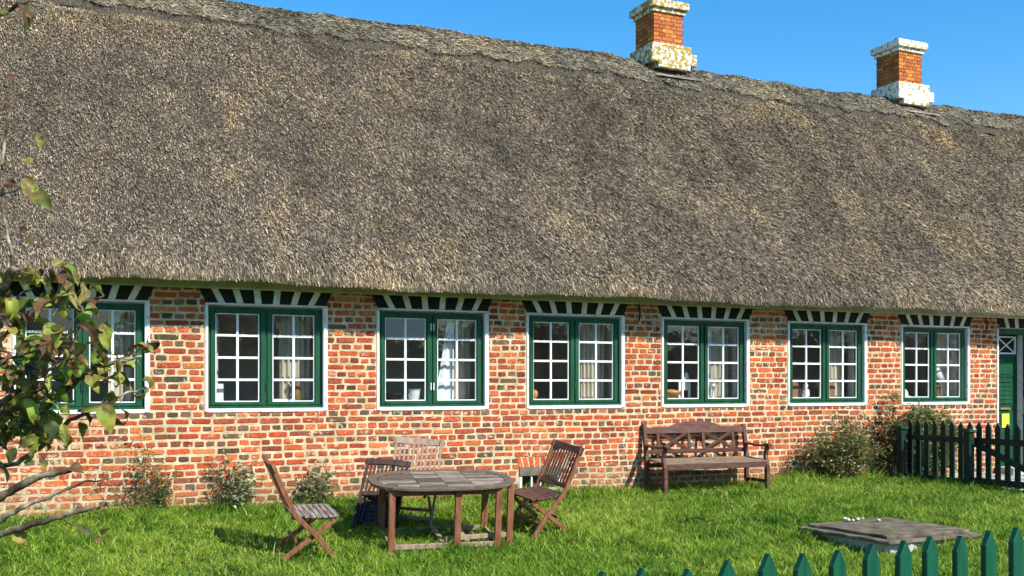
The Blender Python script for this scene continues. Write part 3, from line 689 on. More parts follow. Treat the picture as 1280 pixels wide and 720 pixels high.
# ridge cover of heather and turf: a thick saddle laid over both slopes
RW = 0.50
def ridge_s(u, d):
    d = np.asarray(d, float); hem = RW*(1 + .05*np.sin(u*1.9) + .06*np.sin(u*5.3+1) + .04*np.sin(u*13))
    y = d*hem
    z = 7.09 + 0.02*np.sin(u*.7) - (np.sqrt((1.083*y)**2 + .15**2) - .15) + .018*np.sin(u*2.9+y*4) + .014*np.sin(u*7.3+y*9) + .008*np.sin(u*19+y*17) - .025*sstep(.75, 1.0, np.abs(d))
    return y, z
us2 = np.arange(HX0-.5, HX1+.5, .07); ds = np.concatenate([[-1.0], np.linspace(-1, 1, 27), [1.0]])
Ug, Dg = np.meshgrid(us2, ds); Yg, Zg = ridge_s(Ug, Dg); Zg[0] -= .16; Zg[-1] -= .16
Vr = np.stack([Ug, RY + Yg, Zg], -1).reshape(-1, 3); idr = np.arange(Ug.size).reshape(Ug.shape)
Fr = np.stack([idr[:-1, :-1], idr[:-1, 1:], idr[1:, 1:], idr[1:, :-1]], -1).reshape(-1, 4)
ridge = np_mesh('ridge_cap', Vr, Fr, M['thatch'], parent=roof)
def fridge(u, d):
    y, z = ridge_s(u, d); e = .03; y2, z2 = ridge_s(u, d + e)
    P = np.stack([u, RY + y, z], -1)
    D = -np.stack([0*u, y2-y, z2-z], -1); D /= np.linalg.norm(D, axis=1, keepdims=True)
    X = np.zeros_like(D); X[:, 0] = 1; Nn = np.cross(D, X); Nn *= np.sign(Nn[:, 2])[:, None]; return P, D, Nn
v, q, cc = straws(72000, (-7.5, 15.5), None, (.04, .11), (.006, .012), (.0, .25), [(.20,.18,.145),(.27,.25,.20),(.11,.10,.08),(.37,.35,.29),(.18,.18,.12),(.14,.125,.10)], '', None,
    {'s': lambda n: rng.uniform(-1.03, .45, n), 'f': fridge}, 2.2)
# ragged row of tails that ends the ridge cover
def ftail(u, s): return fslope(u, LEN - .66 - s)
v2, q2, cc2 = straws(14000, (-7.5, 15.5), None, (.04, .12), (.006, .012), (.0, .25), [(.24,.22,.17),(.13,.12,.09),(.36,.33,.26)], '', None,
    {'s': lambda n: rng.uniform(.0, .22, n), 'f': ftail}, .35)
rs = np_mesh('ridge_twigs', np.concatenate([v, v2]), np.concatenate([q, q2+len(v)]), M['straw'], np.concatenate([cc, cc2]), parent=roof); rs['kind'] = 'stuff'

# chimneys
def chimney(u0, u1, y0, y1, zb, zs, ztop, lich, label):
    """brick shaft on a stepped whitewashed collar"""
    s = MB(); s.col = (.5, .3, .2); s.cur = 0
    s.box((u0+.012, y0+.012, 6.6), (u1-.012, y1-.012, ztop-.02))
    ch = .0685; k = 0; z = zs
    reds = [(0.40,0.12,0.04),(0.46,0.16,0.045),(0.43,0.14,0.05),(0.48,0.20,0.05),(0.34,0.10,0.04)]
    def face(p, du, dn, Lw, off):
        x = -off
        while x < Lw - .02:
            a = max(0, x+.005); b = min(Lw, x + (.235 if k % 2 else .118) - .005); x += .235 if k % 2 else .118
            if b - a < .02: continue
            s.col = tuple(c*fv for fv in [random.uniform(.85, 1.15)] for c in random.choice(reds))
            s.prism([(a, .005), (b, .005), (b, ch-.005), (a, ch-.005)], Vector(p), du, (0, 0, 1), dn, 1)
    while z < ztop - .27:
        off = .06*(k % 2)
        face((u0, y0+.012, z), (1, 0, 0), (0, -.012, 0), u1-u0, off); face((u0+.012, y1, z), (0, -1, 0), (-.012, 0, 0), y1-y0, off)
        face((u1-.012, y0, z), (0, 1, 0), (.012, 0, 0), y1-y0, off); face((u1, y1-.012, z), (-1, 0, 0), (0, .012, 0), u1-u0, off)
        z += ch; k += 1
    c = s.build('chimney', [M['chimney_mortar'], M['chimney_brick']], house); c['label'] = label
    zc = z
    def slab(mb, o, za, zb2, extra=0): mb.box((u0-o, y0-o, za), (u1+o+extra, y1+o, zb2))
    p = MB(); p.col = (lich, lich, lich)
    slab(p, .035, zc+.001, zc+.075); slab(p, .085, zc+.076, zc+.20); slab(p, .06, zc+.201, zc+.225)
    p.build('chimney_cap', M['lichen'], c, bevel=.012, seg=2)
    p = MB(); p.col = (lich, lich, lich)
    slab(p, .075, zs-.13, zs-.001, .06); slab(p, .085, zs-.33, zs-.131, .16)
    p.box((u0+.04, y0-.10, zs-.43), (u1+.10, y1+.1, zs-.331)); 
    p.build('chimney_collar', M['lichen'], c, bevel=.012, seg=2)
    p = MB(); p.col = (.1, .1, .1)
    p.prism([(u0-.05, 0), (u1+.30, 0), (u1+.34, .03), (u0-.02, .03)], (0, y0-.16, zs-.60), (1, 0, 0), (0, 0, 1), (0, .10, .04)); p.build('flashing_board', M['wood_grey'], c)
    p = MB(); p.box((u0+.01, y0-.02, 6.5), (u1-.01, y1+.02, zs-.432)); p.build('collar_gap_shade', M['tar'], c, bevel=.01)  # black box standing in for the shaded gap below the collar
    if ztop > 8.2 - .2 and lich < .08:
        p = MB(); p.tube([(u0+.02, y0+.05, zc+.225), (u0+.12, y0+.2, zc+.29), (u1-.2, y1-.1, zc+.29), (u1-.1, y1, zc+.225)], .03, 6); p.build('chimney_cowl', M['iron'], c)
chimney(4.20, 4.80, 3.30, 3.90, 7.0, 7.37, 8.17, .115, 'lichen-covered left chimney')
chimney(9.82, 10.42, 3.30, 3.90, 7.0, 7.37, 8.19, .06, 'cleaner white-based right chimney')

# ------------------------------------------------------------------ curtains and things on the window boards
def curtain(x0, x1, z0, z1, y, folds, m, label, tie=None):
    nx_, nz_ = int(folds*10), 14; V = []; mb = MB()
    for j in range(nz_+1):
        z = z1 + (z0-z1)*j/nz_; f = j/nz_
        for i in range(nx_+1):
            t = i/nx_; a, b = x0, x1
            if tie: a = x0 + (tie - x0)*math.sin(min(1, f*1.3)*math.pi/2)**2*(1-.25*f)
            x = a + (b-a)*t; V.append((x, y + .018*math.sin(t*folds*2*math.pi)+.006*math.sin(t*31+f*3), z))
    mb.add(V, [(j*(nx_+1)+i, j*(nx_+1)+i+1, (j+1)*(nx_+1)+i+1, (j+1)*(nx_+1)+i) for j in range(nz_) for i in range(nx_)])
    o = mb.build('curtain', m, smooth=True); so_ = o.modifiers.new('thickness', 'SOLIDIFY'); so_.thickness = .002
    tag(o, label, 'curtain'); return o
CU = [(FR[0], .30, 1, 'grey net curtain at the right of the leftmost window'), (FR[1], .36, 1, 'grey net curtain inside the window with the ochre vase'), (FR[2], .36, 1, 'grey net curtain beside the white drape'),
      (FR[3], .34, 1, 'grey net curtain in the window right above the folding chair'), (FR[4], .33, 1, 'grey net curtain in the window above the bench'),
      (FR[5], .52, 1, 'grey net curtain in the window left of the climbing rose'), (FR[6], .46, 1, 'grey net curtain in the rightmost window behind the lamp')]
for (a, b), wd_, k, lb in CU: curtain(b-.08-wd_+random.uniform(-.03, .05), b-.06, 1.2, 2.5, .34, random.choice((3.5, 4.3, 5, 6.2)), M['net'], lb)
a, b = FR[2]; mb = MB(); V = []
for j in range(13):
    t = j/12; z = 2.5 - 1.3*t; xl = b-.42-.20*t**1.3; xr = b-.35-.0*t
    for i in range(19):
        k = i/18; V.append((xl+(xr-xl)*k, .165+.010*math.sin(k*13+t)+.004*math.sin(k*29), z))
mb.add(V, [(j*19+i, j*19+i+1, (j+1)*19+i+1, (j+1)*19+i) for j in range(12) for i in range(18)])
o = mb.build('curtain', M['drape'], smooth=True); o.modifiers.new('thickness', 'SOLIDIFY').thickness = .002
tag(o, 'bright white drape hanging in the window with white hinges', 'curtain')
a, b = FR[1]; curtain(a+.06, a+.15, 1.2, 2.5, .27, 2, M['drape'], 'narrow white curtain at the left edge of the second window')
a, b = FR[4]; curtain(b-.50, b-.42, 1.2, 2.5, .27, 2, M['drape'], 'narrow white curtain strip in the window above the bench')
# window boards
for i, (a, b) in enumerate(FR):
    mb = MB(); mb.box((a-.03, .125, 1.156), (b+.03, .44, 1.262)); mb.build('window_board', M['white_paint'], house)
SB = 1.262
def lathe_thing(name, prof, loc, m, label, cat, seg=20):
    mb = MB(); mb.lathe(prof, loc, seg); return tag(mb.build(name, m, smooth=True), label, cat)
a, b = FR[1]
lathe_thing('vase', [(.035,0),(.05,.02),(.052,.09),(.03,.18),(.024,.22),(.045,.26),(.05,.275)], (b-.27, .20, SB), M['brass_dark'], 'tall ochre vase on the board of the second window', 'vase')
lathe_thing('candlestick', [(.04,0),(.035,.01),(.008,.03),(.008,.18),(.02,.2),(.01,.22),(.01,.27)], (b-.62, .22, SB), M['white_china'], 'thin candlestick left of the ochre vase', 'candlestick', 12)
mb = MB(); mb.box((a+.74+.0, .15, SB), (a+1.0, .27, SB+.022)); tag(mb.build('book', M['white_china'], bevel=.002), 'white book lying on the board of the second window', 'book')
mb = MB(); mb.box((a+.10, .20, SB), (a+.2, .24, SB+.2)); tag(mb.build('picture_card', M['drape'], bevel=.002), 'pale card standing in the left corner of the second window', 'card')
a, b = FR[2]
lathe_thing('planter', [(.05,0),(.07,.02),(.085,.10),(.09,.13),(.1,.135)], (a+.52, .22, SB), M['white_china'], 'white flared pot in the window with white hinges', 'pot')
lathe_thing('bowl', [(.06,0),(.12,.03),(.17,.08),(.165,.085),(.10,.03)], (a+.28, .26, SB), M['iron'], 'dark shallow bowl left of the white flared pot', 'bowl')
a, b = FR[3]
lathe_thing('glass_ball', [(.012,0),(.045,.03),(.055,.07),(.045,.11),(.012,.13)], (a+.17, .20, SB), M['orange_clay'], 'round reddish ornament in the corner of the fourth window', 'ornament')
a, b = FR[4]
lathe_thing('fruit_bowl', [(.06,0),(.10,.02),(.15,.08),(.155,.09),(.12,.11),(.02,.13)], (a+.24, .22, SB), M['orange_clay'], 'orange clay bowl in the window above the bench', 'bowl')
mb = MB(); cx = a+.52
mb.box((cx-.10, .26, SB), (cx-.07, .29, SB+.24)); mb.box((cx+.07, .26, SB), (cx+.10, .29, SB+.24)); mb.box((cx-.07, .262, SB+.11), (cx+.07, .288, SB+.24)); mb.prism([(-.05,0),(.05,0),(.03,.09),(0,.14),(-.03,.09)], (cx+.03, .262, SB+.24), (1,0,0), (0,0,1), (0,.02,0))
tag(mb.build('ornament', M['white_china'], bevel=.004), 'pale green-white stand beside the orange bowl above the bench', 'ornament')
lathe_thing('candle_holder', [(.03,0),(.03,.01),(.012,.02),(.012,.12),(.028,.14),(.028,.2)], (b-.42, .20, SB), M['white_china'], 'small white candle holder above the bench seat end', 'candlestick', 12)
a, b = FR[5]
def basket(x, w_, label):
    mb = MB(); mb.prism([(-w_,0),(w_,0),(w_*1.1,.15),(w_*.8,.21),(0,.24),(-w_*.8,.21),(-w_*1.1,.15)], (x, .17, SB), (1,0,0), (0,0,1), (0,.16,0))
    mb.tube([(x+w_*math.cos(t), .25, SB+.13+.12*math.sin(t)) for t in np.linspace(0, math.pi, 9)], .008, 6)
    tag(mb.build('basket', M['wicker'], bevel=.01), label, 'basket', 'wicker baskets on the window board')
basket(a+.22, .12, 'brown wicker basket in the lower left corner of the window left of the climbing rose'); basket(a+.87, .12, 'brown wicker basket right of the mullion in the window left of the climbing rose')
lathe_thing('jug', [(.04,0),(.06,.03),(.055,.1),(.03,.16),(.04,.19)], (a+.48, .22, SB), M['white_china'], 'pale jug between the two wicker baskets', 'jug')
a, b = FR[6]
lathe_thing('straw_hat', [(.12,0),(.12,.012),(.085,.02),(.08,.08),(.05,.12),(.01,.13)], (a+.22, .22, SB), M['pebble'], 'small pale straw hat in the rightmost window', 'hat')
lamp = empty('table_lamp', (b-.40, .22, SB)); tag(lamp, 'table lamp with a white cone shade in the rightmost window', 'lamp')
mb = MB(); mb.lathe([(.05,0),(.055,.02),(.03,.06),(.05,.12),(.03,.2),(.012,.24),(.012,.3)]); mb.build('lamp_base', M['wicker'], lamp, smooth=True)
mb = MB(); mb.lathe([(.115,.27),(.04,.46),(.035,.46),(.105,.27)]); mb.build('lamp_shade', M['white_china'], lamp, smooth=True)

# ------------------------------------------------------------------ garden furniture
def ground_frame(p, facing):
    """matrix standing on the sloping lawn; +Y of the thing looks along facing"""
    e = .35; x, y = p.x, p.y
    nrm = Vector((-(float(gz(x+e, y))-float(gz(x-e, y)))/(2*e), -(float(gz(x, y+e))-float(gz(x, y-e)))/(2*e), 1)).normalized()
    f = Vector((facing[0], facing[1], 0)); f = (f - nrm*f.dot(nrm)).normalized(); r = f.cross(nrm)
    m = Matrix((r, f, nrm)).transposed().to_4x4(); m.translation = (x, y, float(gz(x, y))); return m
def camdir(X, Z): return (X*CA + Z*SA, -X*SA + Z*CA)

def make_chair(mw, ms, mbk, topcol=None, w_=.46, folded=False):
    """folding slatted garden chair: crossed legs, slatted seat, upright slats in the back. +Y is the front."""
    root = empty('folding_chair')
    T = Vector((0, -.40, .90)); K = Vector((0, -.16, .43)); Ft = Vector((0, .25, 0)); Rt = Vector((0, -.25, 0)); Sf = Vector((0, .22, .41))
    if folded: T, K, Ft, Rt, Sf = Vector((0, -.03, .98)), Vector((0, 0, .45)), Vector((0, .01, 0)), Vector((0, .035, .03)), Vector((0, .05, .52))
    for s in (-1, 1):
        x = s*w_/2; l = MB()
        # the long leg: foot in front, rising back into the backrest post with a slight bend
        pts = [Ft, Vector((0, .05, .235)), K, Vector((0, -.285, .66)), T] if not folded else [Ft, K, T]
        for p, q in zip(pts[:-1], pts[1:]): l.bar(Vector((x, 0, 0))+p, Vector((x, 0, 0))+q + (q-p).normalized()*.006, .024, .046, (0, 1, .3))
        l.build('leg', mw, root, bevel=.003)
        l = MB(); x2 = s*(w_/2-.032); l.bar((x2, Rt.y, 0), (x2, Sf.y, Sf.z-.03), .022, .044, (0, 1, .3)); l.build('leg', mw, root, bevel=.003)
    st_ = MB()
    if folded: st_.bar((-w_/2+.01, .03, .12), (w_/2-.01, .03, .12), .02, .03)
    else: st_.bar((-w_/2+.05, -.13, .17), (w_/2-.05, -.13, .17), .02, .035); st_.bar((-w_/2+.01, .13, .135), (w_/2-.01, .13, .135), .02, .035)
    st_.build('stretcher', mw, root, bevel=.003)
    se = MB(); n = 8
    for i in range(n):
        y = -.185 + i*.056; hw = w_/2 + (-.028 if y < -.1 else .012) - (0.02 if i == n-1 else 0)
        se.box((-hw, y, .405+.006*abs(i-3.5)/3.5), (hw, y+.048, .425+.006*abs(i-3.5)/3.5))
    for s in (-1, 1): se.box((s*(w_/2-.075)-.012, -.18, .375), (s*(w_/2-.075)+.012, .25, .404))
    if folded: se.v = [(x, .045 + (z-.41), .44 - y) for x, y, z in se.v]
    se.build('seat', ms, root, bevel=.003)
    b = MB(); d = (T-K).normalized()
    def P(t, x, o=0): q = K.lerp(T, t); return Vector((x, q.y, q.z)) + Vector((0, d.z, -d.y))*o
    lo, hi = .17, .93; m = 9
    # curved top and bottom rails
    for t, hh, ex in ((lo, .05, -.014), (hi, .075, .03)):
        pts = [(-1, 0), (-.5, -.014), (0, -.02), (.5, -.014), (1, 0)]
        for (a0, o0), (a1, o1) in zip(pts[:-1], pts[1:]):
            b.bar(P(t + (.03 if t == hi else 0), a0*(w_/2+ex), o0), P(t + (.03 if t == hi else 0), a1*(w_/2+ex)+.002, o1), .024, hh, tuple(d))
    for i in range(m):
        x = -w_/2+.05 + i*(w_-.10)/(m-1); b.bar(P(lo, x, -.012), P(hi, x, -.012), .022, .012, (0, d.z, -d.y))
    b.build('backrest', mbk, root, bevel=.002)
    return root
def place(o, p, facing, tilt=None, dz=0):
    m = ground_frame(p, facing)
    if tilt is not None: m = m @ Matrix.Rotation(tilt, 4, 'X')
    o.matrix_world = m; o.location.z += dz
GC = 'folding garden chairs round the table'
c1 = make_chair(M['wood_red'], M['wood_grey'], M['wood_red']); p = ground_at(381, 692)
place(c1, p, camdir(.90, .38)); tag(c1, 'reddish folding chair at the left end of the table, seen from the side', 'chair', GC)
c2 = make_chair(M['wood_pale'], M['wood_dark'], M['wood_pale'], w_=.50)
for o in COL.objects:
    if o.parent == c2 and o.name.startswith('leg'): o.data.materials[0] = M['wood_pale']
p = ground_at(512, 659); place(c2, p, camdir(-.05, -1)); tag(c2, 'pale bleached folding chair behind the table facing the camera', 'chair', GC)
c3 = make_chair(M['wood_red'], M['wood_dark'], M['wood_dark']); p = ground_at(672, 663)
place(c3, p, camdir(-.80, -.60)); tag(c3, 'dark-backed folding chair at the right end of the table', 'chair', GC)
M['wood_shaded'] = simple('shaded_side_wood', [(0.3, (0.025, 0.016, 0.013)), (0.7, (0.075, 0.045, 0.036))], 10, 0.6, 0.5, 0.002, vec=(3, 3, 0.6))  # near-black wood: the chair's shadow side put into its colour
c4 = make_chair(M['wood_shaded'], M['wood_shaded'], M['wood_shaded'], w_=.44, folded=True); p = ground_at(463, 672)
place(c4, p + Vector((0, .0, 0)), camdir(.10, .99), tilt=R(-51), dz=.0); tag(c4, 'dark folding chair folded flat and leaning on the left end of the table', 'chair', GC)

# table
tab = empty('garden_table'); p = ground_at(549, 678)
HW, HD, TH = .74, .46, .665
def rim(k=1.0):
    pts = []
    for i in range(40):
        t = 2*math.pi*i/40; c_, s_ = math.cos(t), math.sin(t); e = .72
        pts.append((math.copysign(abs(c_)**e, c_)*HW*k, math.copysign(abs(s_)**e, s_)*HD*k))
    return pts
r_o = rim(); r_i = [(x*(1-.09/HW), y*(1-.09/HD)) for x, y in r_o]; n = 40
mb = MB()
vs = [(x, y, TH) for x, y in r_o] + [(x, y, TH) for x, y in r_i] + [(x, y, TH-.026) for x, y in r_i] + [(x, y, TH-.026) for x, y in r_o]
fs = [];
for k in range(4): fs += [(k*n+i, (k*n+(i+1) % n), ((k+1) % 4)*n+(i+1) % n, ((k+1) % 4)*n+i) for i in range(n)]
mb.col = (.13, .10, .072); mb.add(vs, fs); mb.build('table_rim', M['slats'], tab, bevel=.003)
sl_ = MB(); y = -HD+.092
def halfw(y):
    v = abs(y)/(HD-.09); v = min(v, .9999); return (HW-.09)*(1 - v**(2/.72))**(.72/2)
sw = .072
while y < HD-.10:
    yb = min(y+sw-.007, HD-.094); hw = min(halfw(y), halfw(yb)) 
    if hw > .05:
        cuts = [-hw+.002, -.27, 0, .27, hw-.002]
        for a0, b0_ in zip(cuts[:-1], cuts[1:]):
            q_ = (.225, .18, .135) if random.random() < .5 else (.115, .085, .06)
            fv = random.uniform(.75, 1.3); sl_.col = tuple(c_*fv for c_ in q_)
            if b0_-a0 > .02: sl_.box((a0+.002, y, TH-.024), (b0_-.002, yb, TH-.001+random.uniform(-.002, .002)))
    y += sw
sl_.build('tabletop', M['slats'], tab, bevel=.002)
ap = MB(); lx, ly = .55, .32
for s in (-1, 1):
    ap.box((-lx, s*ly-.012, TH-.095), (lx, s*ly+.012, TH-.027)); ap.box((s*lx-.012, -ly+.013, TH-.095), (s*lx+.012, ly-.013, TH-.027))
ap.build('apron', M['wood_red'], tab, bevel=.003)
LG = [(-lx, -ly), (-lx, ly), (lx-.02, -ly), (lx, ly), (.10, -ly-.055), (lx+.13, -ly+.10)]
for x, y in LG:
    l = MB(); l.box((x-.032, y-.024, -.03), (x+.032, y+.024, TH-.028)); l.build('leg', M['wood_red'], tab, bevel=.004)
rl = MB(); z = .03
rl.box((-lx+.034, -ly-.014, z), (lx-.055, -ly+.014, z+.05)); rl.box((-lx+.034, ly-.014, z), (lx-.034, ly+.014, z+.05))
for x in (-lx, lx): rl.box((x-.014, -ly+.026, z+.001), (x+.014, ly-.026, z+.051))
rl.bar((.0, -ly+.02, z+.09), (lx+.10, -ly+.10, z+.09), .03, .045); rl.box((-.05, -ly+.03, z+.052), (.0, ly-.02, z+.07)); rl.box((.2, -ly+.03, z+.052), (.25, ly-.02, z+.07))
rl.build('foot_rail', M['wood_pale'], tab, bevel=.003)
tab.matrix_world = ground_frame(p, camdir(-.27, .96))
tag(tab, 'weathered grey oval slatted table on red-brown legs in the grass', 'table')

# bench
bench = empty('garden_bench')
BW = 1.60; mbn = M['wood_bench']
# local: x along bench, +y front
for s in (-1, 1):
    l = MB(); x = s*BW/2
    l.bar((x, -.02, 0), (x, -.02, .43), .055, .06, (0, 1, 0)); l.bar((x, -.02, .425), (x, -.10, .93 if s > 0 else .90), .055, .05, (0, 1, 0)); l.build('leg', mbn, bench, bevel=.005)
    l = MB(); l.bar((x, .46, 0), (x, .45, .36), .055, .06, (0, 1, 0)); l.bar((x, .45, .355), (x, .41, .50), .052, .055, (0, 1, 0), w2=.05, t2=.05); l.bar((x, .41, .495), (x, .46, .615), .05, .05, (0, 1, 0)); l.build('leg', mbn, bench, bevel=.005)
    a_ = MB(); pts = [(-.06, .63), (.05, .635), (.2, .618), (.35, .622), (.47, .645), (.53, .635)]
    for (y0, z0), (y1, z1) in zip(pts[:-1], pts[1:]): a_.bar((x, y0, z0), (x, y1+.003, z1), .07, .028)
    a_.build('armrest', mbn, bench, bevel=.006)
    f_ = MB(); f_.box((x-.016, .01, .12), (x+.016, .43, .165)); f_.build('stretcher', mbn, bench, bevel=.003)
se = MB()
for i in range(6): y = .02 + i*.076; se.box((-BW/2, y, .438 - .006*i), (BW/2, y+.066, .461 - .006*i))
se.build('seat', M['bench_seat'], bench, bevel=.004)
fa = MB(); fa.box((-BW/2+.028, .445, .335), (BW/2-.028, .47, .412)); fa.box((-BW/2+.028, .0, .34), (BW/2-.028, .022, .40)); fa.build('apron', mbn, bench, bevel=.003)
bk = MB()
def BP(x, z): 
    t = (z-.43)/.5; return Vector((x, -.02 - .08*t, z))
def bbar(x0, z0, x1, z1, w_, th=.026): bk.bar(BP(x0, z0), BP(x1, z1), th, w_, (0, .16, .99) if abs(x1-x0) > abs(z1-z0)*1.5 else (1, 0, 0)) if abs(x1-x0) > abs(z1-z0)*1.5 else bk.bar(BP(x0, z0), BP(x1, z1), w_, th, (0, 1, 0))
h = BW/2-.025
# top rail with a raised curved crest
poly = [(-h, .79), (h, .79), (h, .872), (.42, .885), (.30, .925), (.15, .95), (0, .957), (-.15, .95), (-.30, .925), (-.42, .885), (-h, .872)]
bk.prism([(x, (z-.43)) for x, z in poly], (0, -.035, .43), (1, 0, 0), (0, -.16, .987), (0, .03, .005))
bbar(-h, .545, h, .545, .055)
for x in (-.60, -.115, .115, .60): bk.bar(BP(x, .57), BP(x, .80), .045, .022, (0, 1, 0))
for cx in (-.36, .36):
    bk.bar(BP(cx-.21, .57), BP(cx+.21, .795), .020, .045, (0, .16, .99)); bk.bar(BP(cx+.21, .57)+Vector((0, .004, 0)), BP(cx-.21, .795)+Vector((0, .004, 0)), .020, .045, (0, .16, .99))
bk.build('backrest', mbn, bench, bevel=.003)
pl_ = ground_at(805, 617); pr_ = ground_at(927, 611.5)
print('BENCH', pl_, pr_)
mid = (pl_+pr_)/2; dv = (pr_-pl_); ang = math.atan2(dv.y, dv.x)
mid.y = min(mid.y, -.32); f = Vector((-dv.y, dv.x)); f = -f.normalized() if f.y > 0 else f.normalized()
BF = Vector((-.10, -1)).normalized()
bench.matrix_world = Matrix.Translation((2.62, -.30, float(gz(2.6, -.3)))) @ Matrix(((-BF.y*-1*-1, BF.x, 0, 0), (BF.x, BF.y, 0, 0), (0, 0, 1, 0), (0, 0, 0, 1))) if False else Matrix.Translation((2.73, -.17, 0.0)) @ Matrix.Rotation(math.pi + R(-2), 4, 'Z')
tag(bench, 'dark brown garden bench with crossed-lattice back standing against the brick wall', 'bench')

# ------------------------------------------------------------------ fences
def picket_poly(w_, h_, tip): return [(-w_/2, 0), (w_/2, 0), (w_/2, h_-tip), (0, h_), (-w_/2, h_-tip)]
# near fence in the foreground
fA = Vector((-3.36, -8.98)) ; 
p1 = ray(805, 713, 3.75); p2 = ray(1270, 661, 4.85)
dirf = (Vector((p2.x, p2.y)) - Vector((p1.x, p1.y))); stepv = dirf.length/11; dirf.normalize(); nf = Vector((dirf.y, -dirf.x))
fence = empty('picket_fence', (p1.x, p1.y, 0)); tag(fence, 'bright green pointed picket fence in the foreground, near the camera', 'fence')
base = Vector((p1.x, p1.y))
for i in range(-3, 22):
    q = base + dirf*stepv*i; zt = .785 + random.uniform(-.014, .012); zb = float(gz(q.x, q.y))+.04
    m = MB(); w_ = .078
    m.prism(picket_poly(w_, zt-zb, .068), Vector((q.x-p1.x, q.y-p1.y, zb)) + Vector((nf.x, nf.y, 0))*.015, (dirf.x, dirf.y, 0), (random.uniform(-.016, .016), 0, 1), (-nf.x*.03, -nf.y*.03, 0))
    m.build('picket', M['fence_paint'], fence, bevel=.003)
gzf = float(gz(p1.x+1, p1.y+.5))
for zr in (.22, .50):
    m = MB(); q0 = dirf*stepv*-3.4; q1 = dirf*stepv*21.4
    o = Vector((nf.x, nf.y, 0))*-.037
    m.bar(Vector((q0.x, q0.y, zr))+o, Vector((q1.x, q1.y, zr))+o, .04, .075); m.build('rail', M['fence_paint'], fence, bevel=.003)
for i in (-2.5, 6.5, 15.5):
    q = dirf*stepv*i; m = MB(); o = Vector((nf.x, nf.y, 0))*-.10
    m.bar(Vector((q.x, q.y, gzf-.3))+o, Vector((q.x, q.y, .58))+o, .085, .085, (dirf.x, dirf.y, 0)); m.build('post', M['fence_paint'], fence, bevel=.004)

# dark fence running out from the wall, then the gate
FX = 6.31
dark = empty('garden_fence', (FX, -.4, 0)); tag(dark, 'dark green picket fence running out from the house wall beside the rose', 'fence')
FS = .155
def picket(parent, x, y, h_, mt, zb=.03):
    m = MB(); m.prism(picket_poly(.085, h_-zb, .07), (x, y, zb), (0, -1, 0), (0, 0, 1), (-.024, 0, 0)); m.build('picket', mt, parent, bevel=.002)
for i in range(8): picket(dark, 0, -.06 - i*FS, .935+random.uniform(-.012, .012), M['fence_dark'])
for zr in (.10, .68):
    m = MB(); m.bar((-.045, .04, zr), (-.045, -.06-7.6*FS, zr), .04, .075); m.build('rail', M['fence_dark'], dark, bevel=.003)
for y in (-.02, -1.25):
    m = MB(); m.box((-.20, y-.05, -.2), (-.10, y+.05, .80)); m.build('post', M['fence_dark'], dark, bevel=.004)
    m = MB(); m.prism([(0, 0), (.15, 0), (.15, .018), (0, .05)], (-.225, y-.075, .801), (1, 0, 0), (0, 0, 1), (0, .15, 0)); m.build('post_cap', M['fence_paint'], dark, bevel=.002)  # caps in the brighter green: sunlit tops put into the paint
gate = empty('garden_gate', (FX, -1.64, 0)); tag(gate, 'dark green picket gate with a diagonal brace, right of the fence post', 'gate')
for i in range(9): picket(gate, 0, -.06 - i*FS, .945-.004*i, M['fence_dark'], .07)
for zr in (.13, .68):
    m = MB(); m.bar((-.045, .02, zr), (-.045, -1.36, zr), .04, .085); m.build('rail', M['fence_dark'], gate, bevel=.003)
m = MB(); m.bar((-.047, -.02, .64), (-.047, -1.30, .16), .038, .08, (0, 0, 1)); m.build('brace', M['fence_dark'], gate, bevel=.003)
m = MB(); m.bar((-.07, .06, .68), (-.07, -.12, .68), .008, .03); m.build('hinge', M['iron'], gate)
gp = MB(); gp.box((-.05, -1.50, -.2), (.05, -1.40, .82)); gp.build('gate_post', M['fence_dark'], gate, bevel=.004)

# ------------------------------------------------------------------ well cover slab
sc = empty('well_cover', (0, 0, 0)); tag(sc, 'flat weathered stone cover of two stepped slabs sunk in the grass behind the green fence', 'well cover')
cor = [ground_at(998, 672), ground_at(1110, 655), ground_at(1230, 676), ground_at(1114, 698)]
cz = sum(c.z for c in cor)/4; cc_ = sum((Vector((c.x, c.y)) for c in cor), Vector((0, 0)))/4
print('SLAB', [tuple(round(v, 2) for v in c) for c in cor], 'TABLE', p)
ex = Vector((.97, -.24)).normalized(); ey = Vector((-ex.y, ex.x))
def slabpoly(mb, k, z0, z1, sx=0, sy=0, jag=.012):
    pts = []; cc = [Vector((c.x, c.y))-cc_ for c in (cor[0], cor[3], cor[2], cor[1])]
    for i in range(4):
        for t in np.linspace(0, 1, 9, endpoint=False):
            q = cc[i].lerp(cc[(i+1) % 4], t)*k; pts.append((q.x+sx+random.gauss(0, jag), q.y+sy+random.gauss(0, jag)))
    mb.prism(pts, (cc_.x, cc_.y, cz+z0), (1, 0, 0), (0, 1, 0), (0, 0, z1-z0))
m = MB(); slabpoly(m, .90, -.25, .065); m.build('kerb', M['concrete'], sc, bevel=.01, seg=2)
m = MB(); slabpoly(m, 1.0, 0.0655, .100, jag=.022); m.build('lower_slab', M['slab'], sc, bevel=.008, seg=2)
m = MB(); slabpoly(m, .88, 0.1005, .132, sx=.02, sy=.03); m.build('upper_slab', M['slab'], sc, bevel=.006, seg=2)
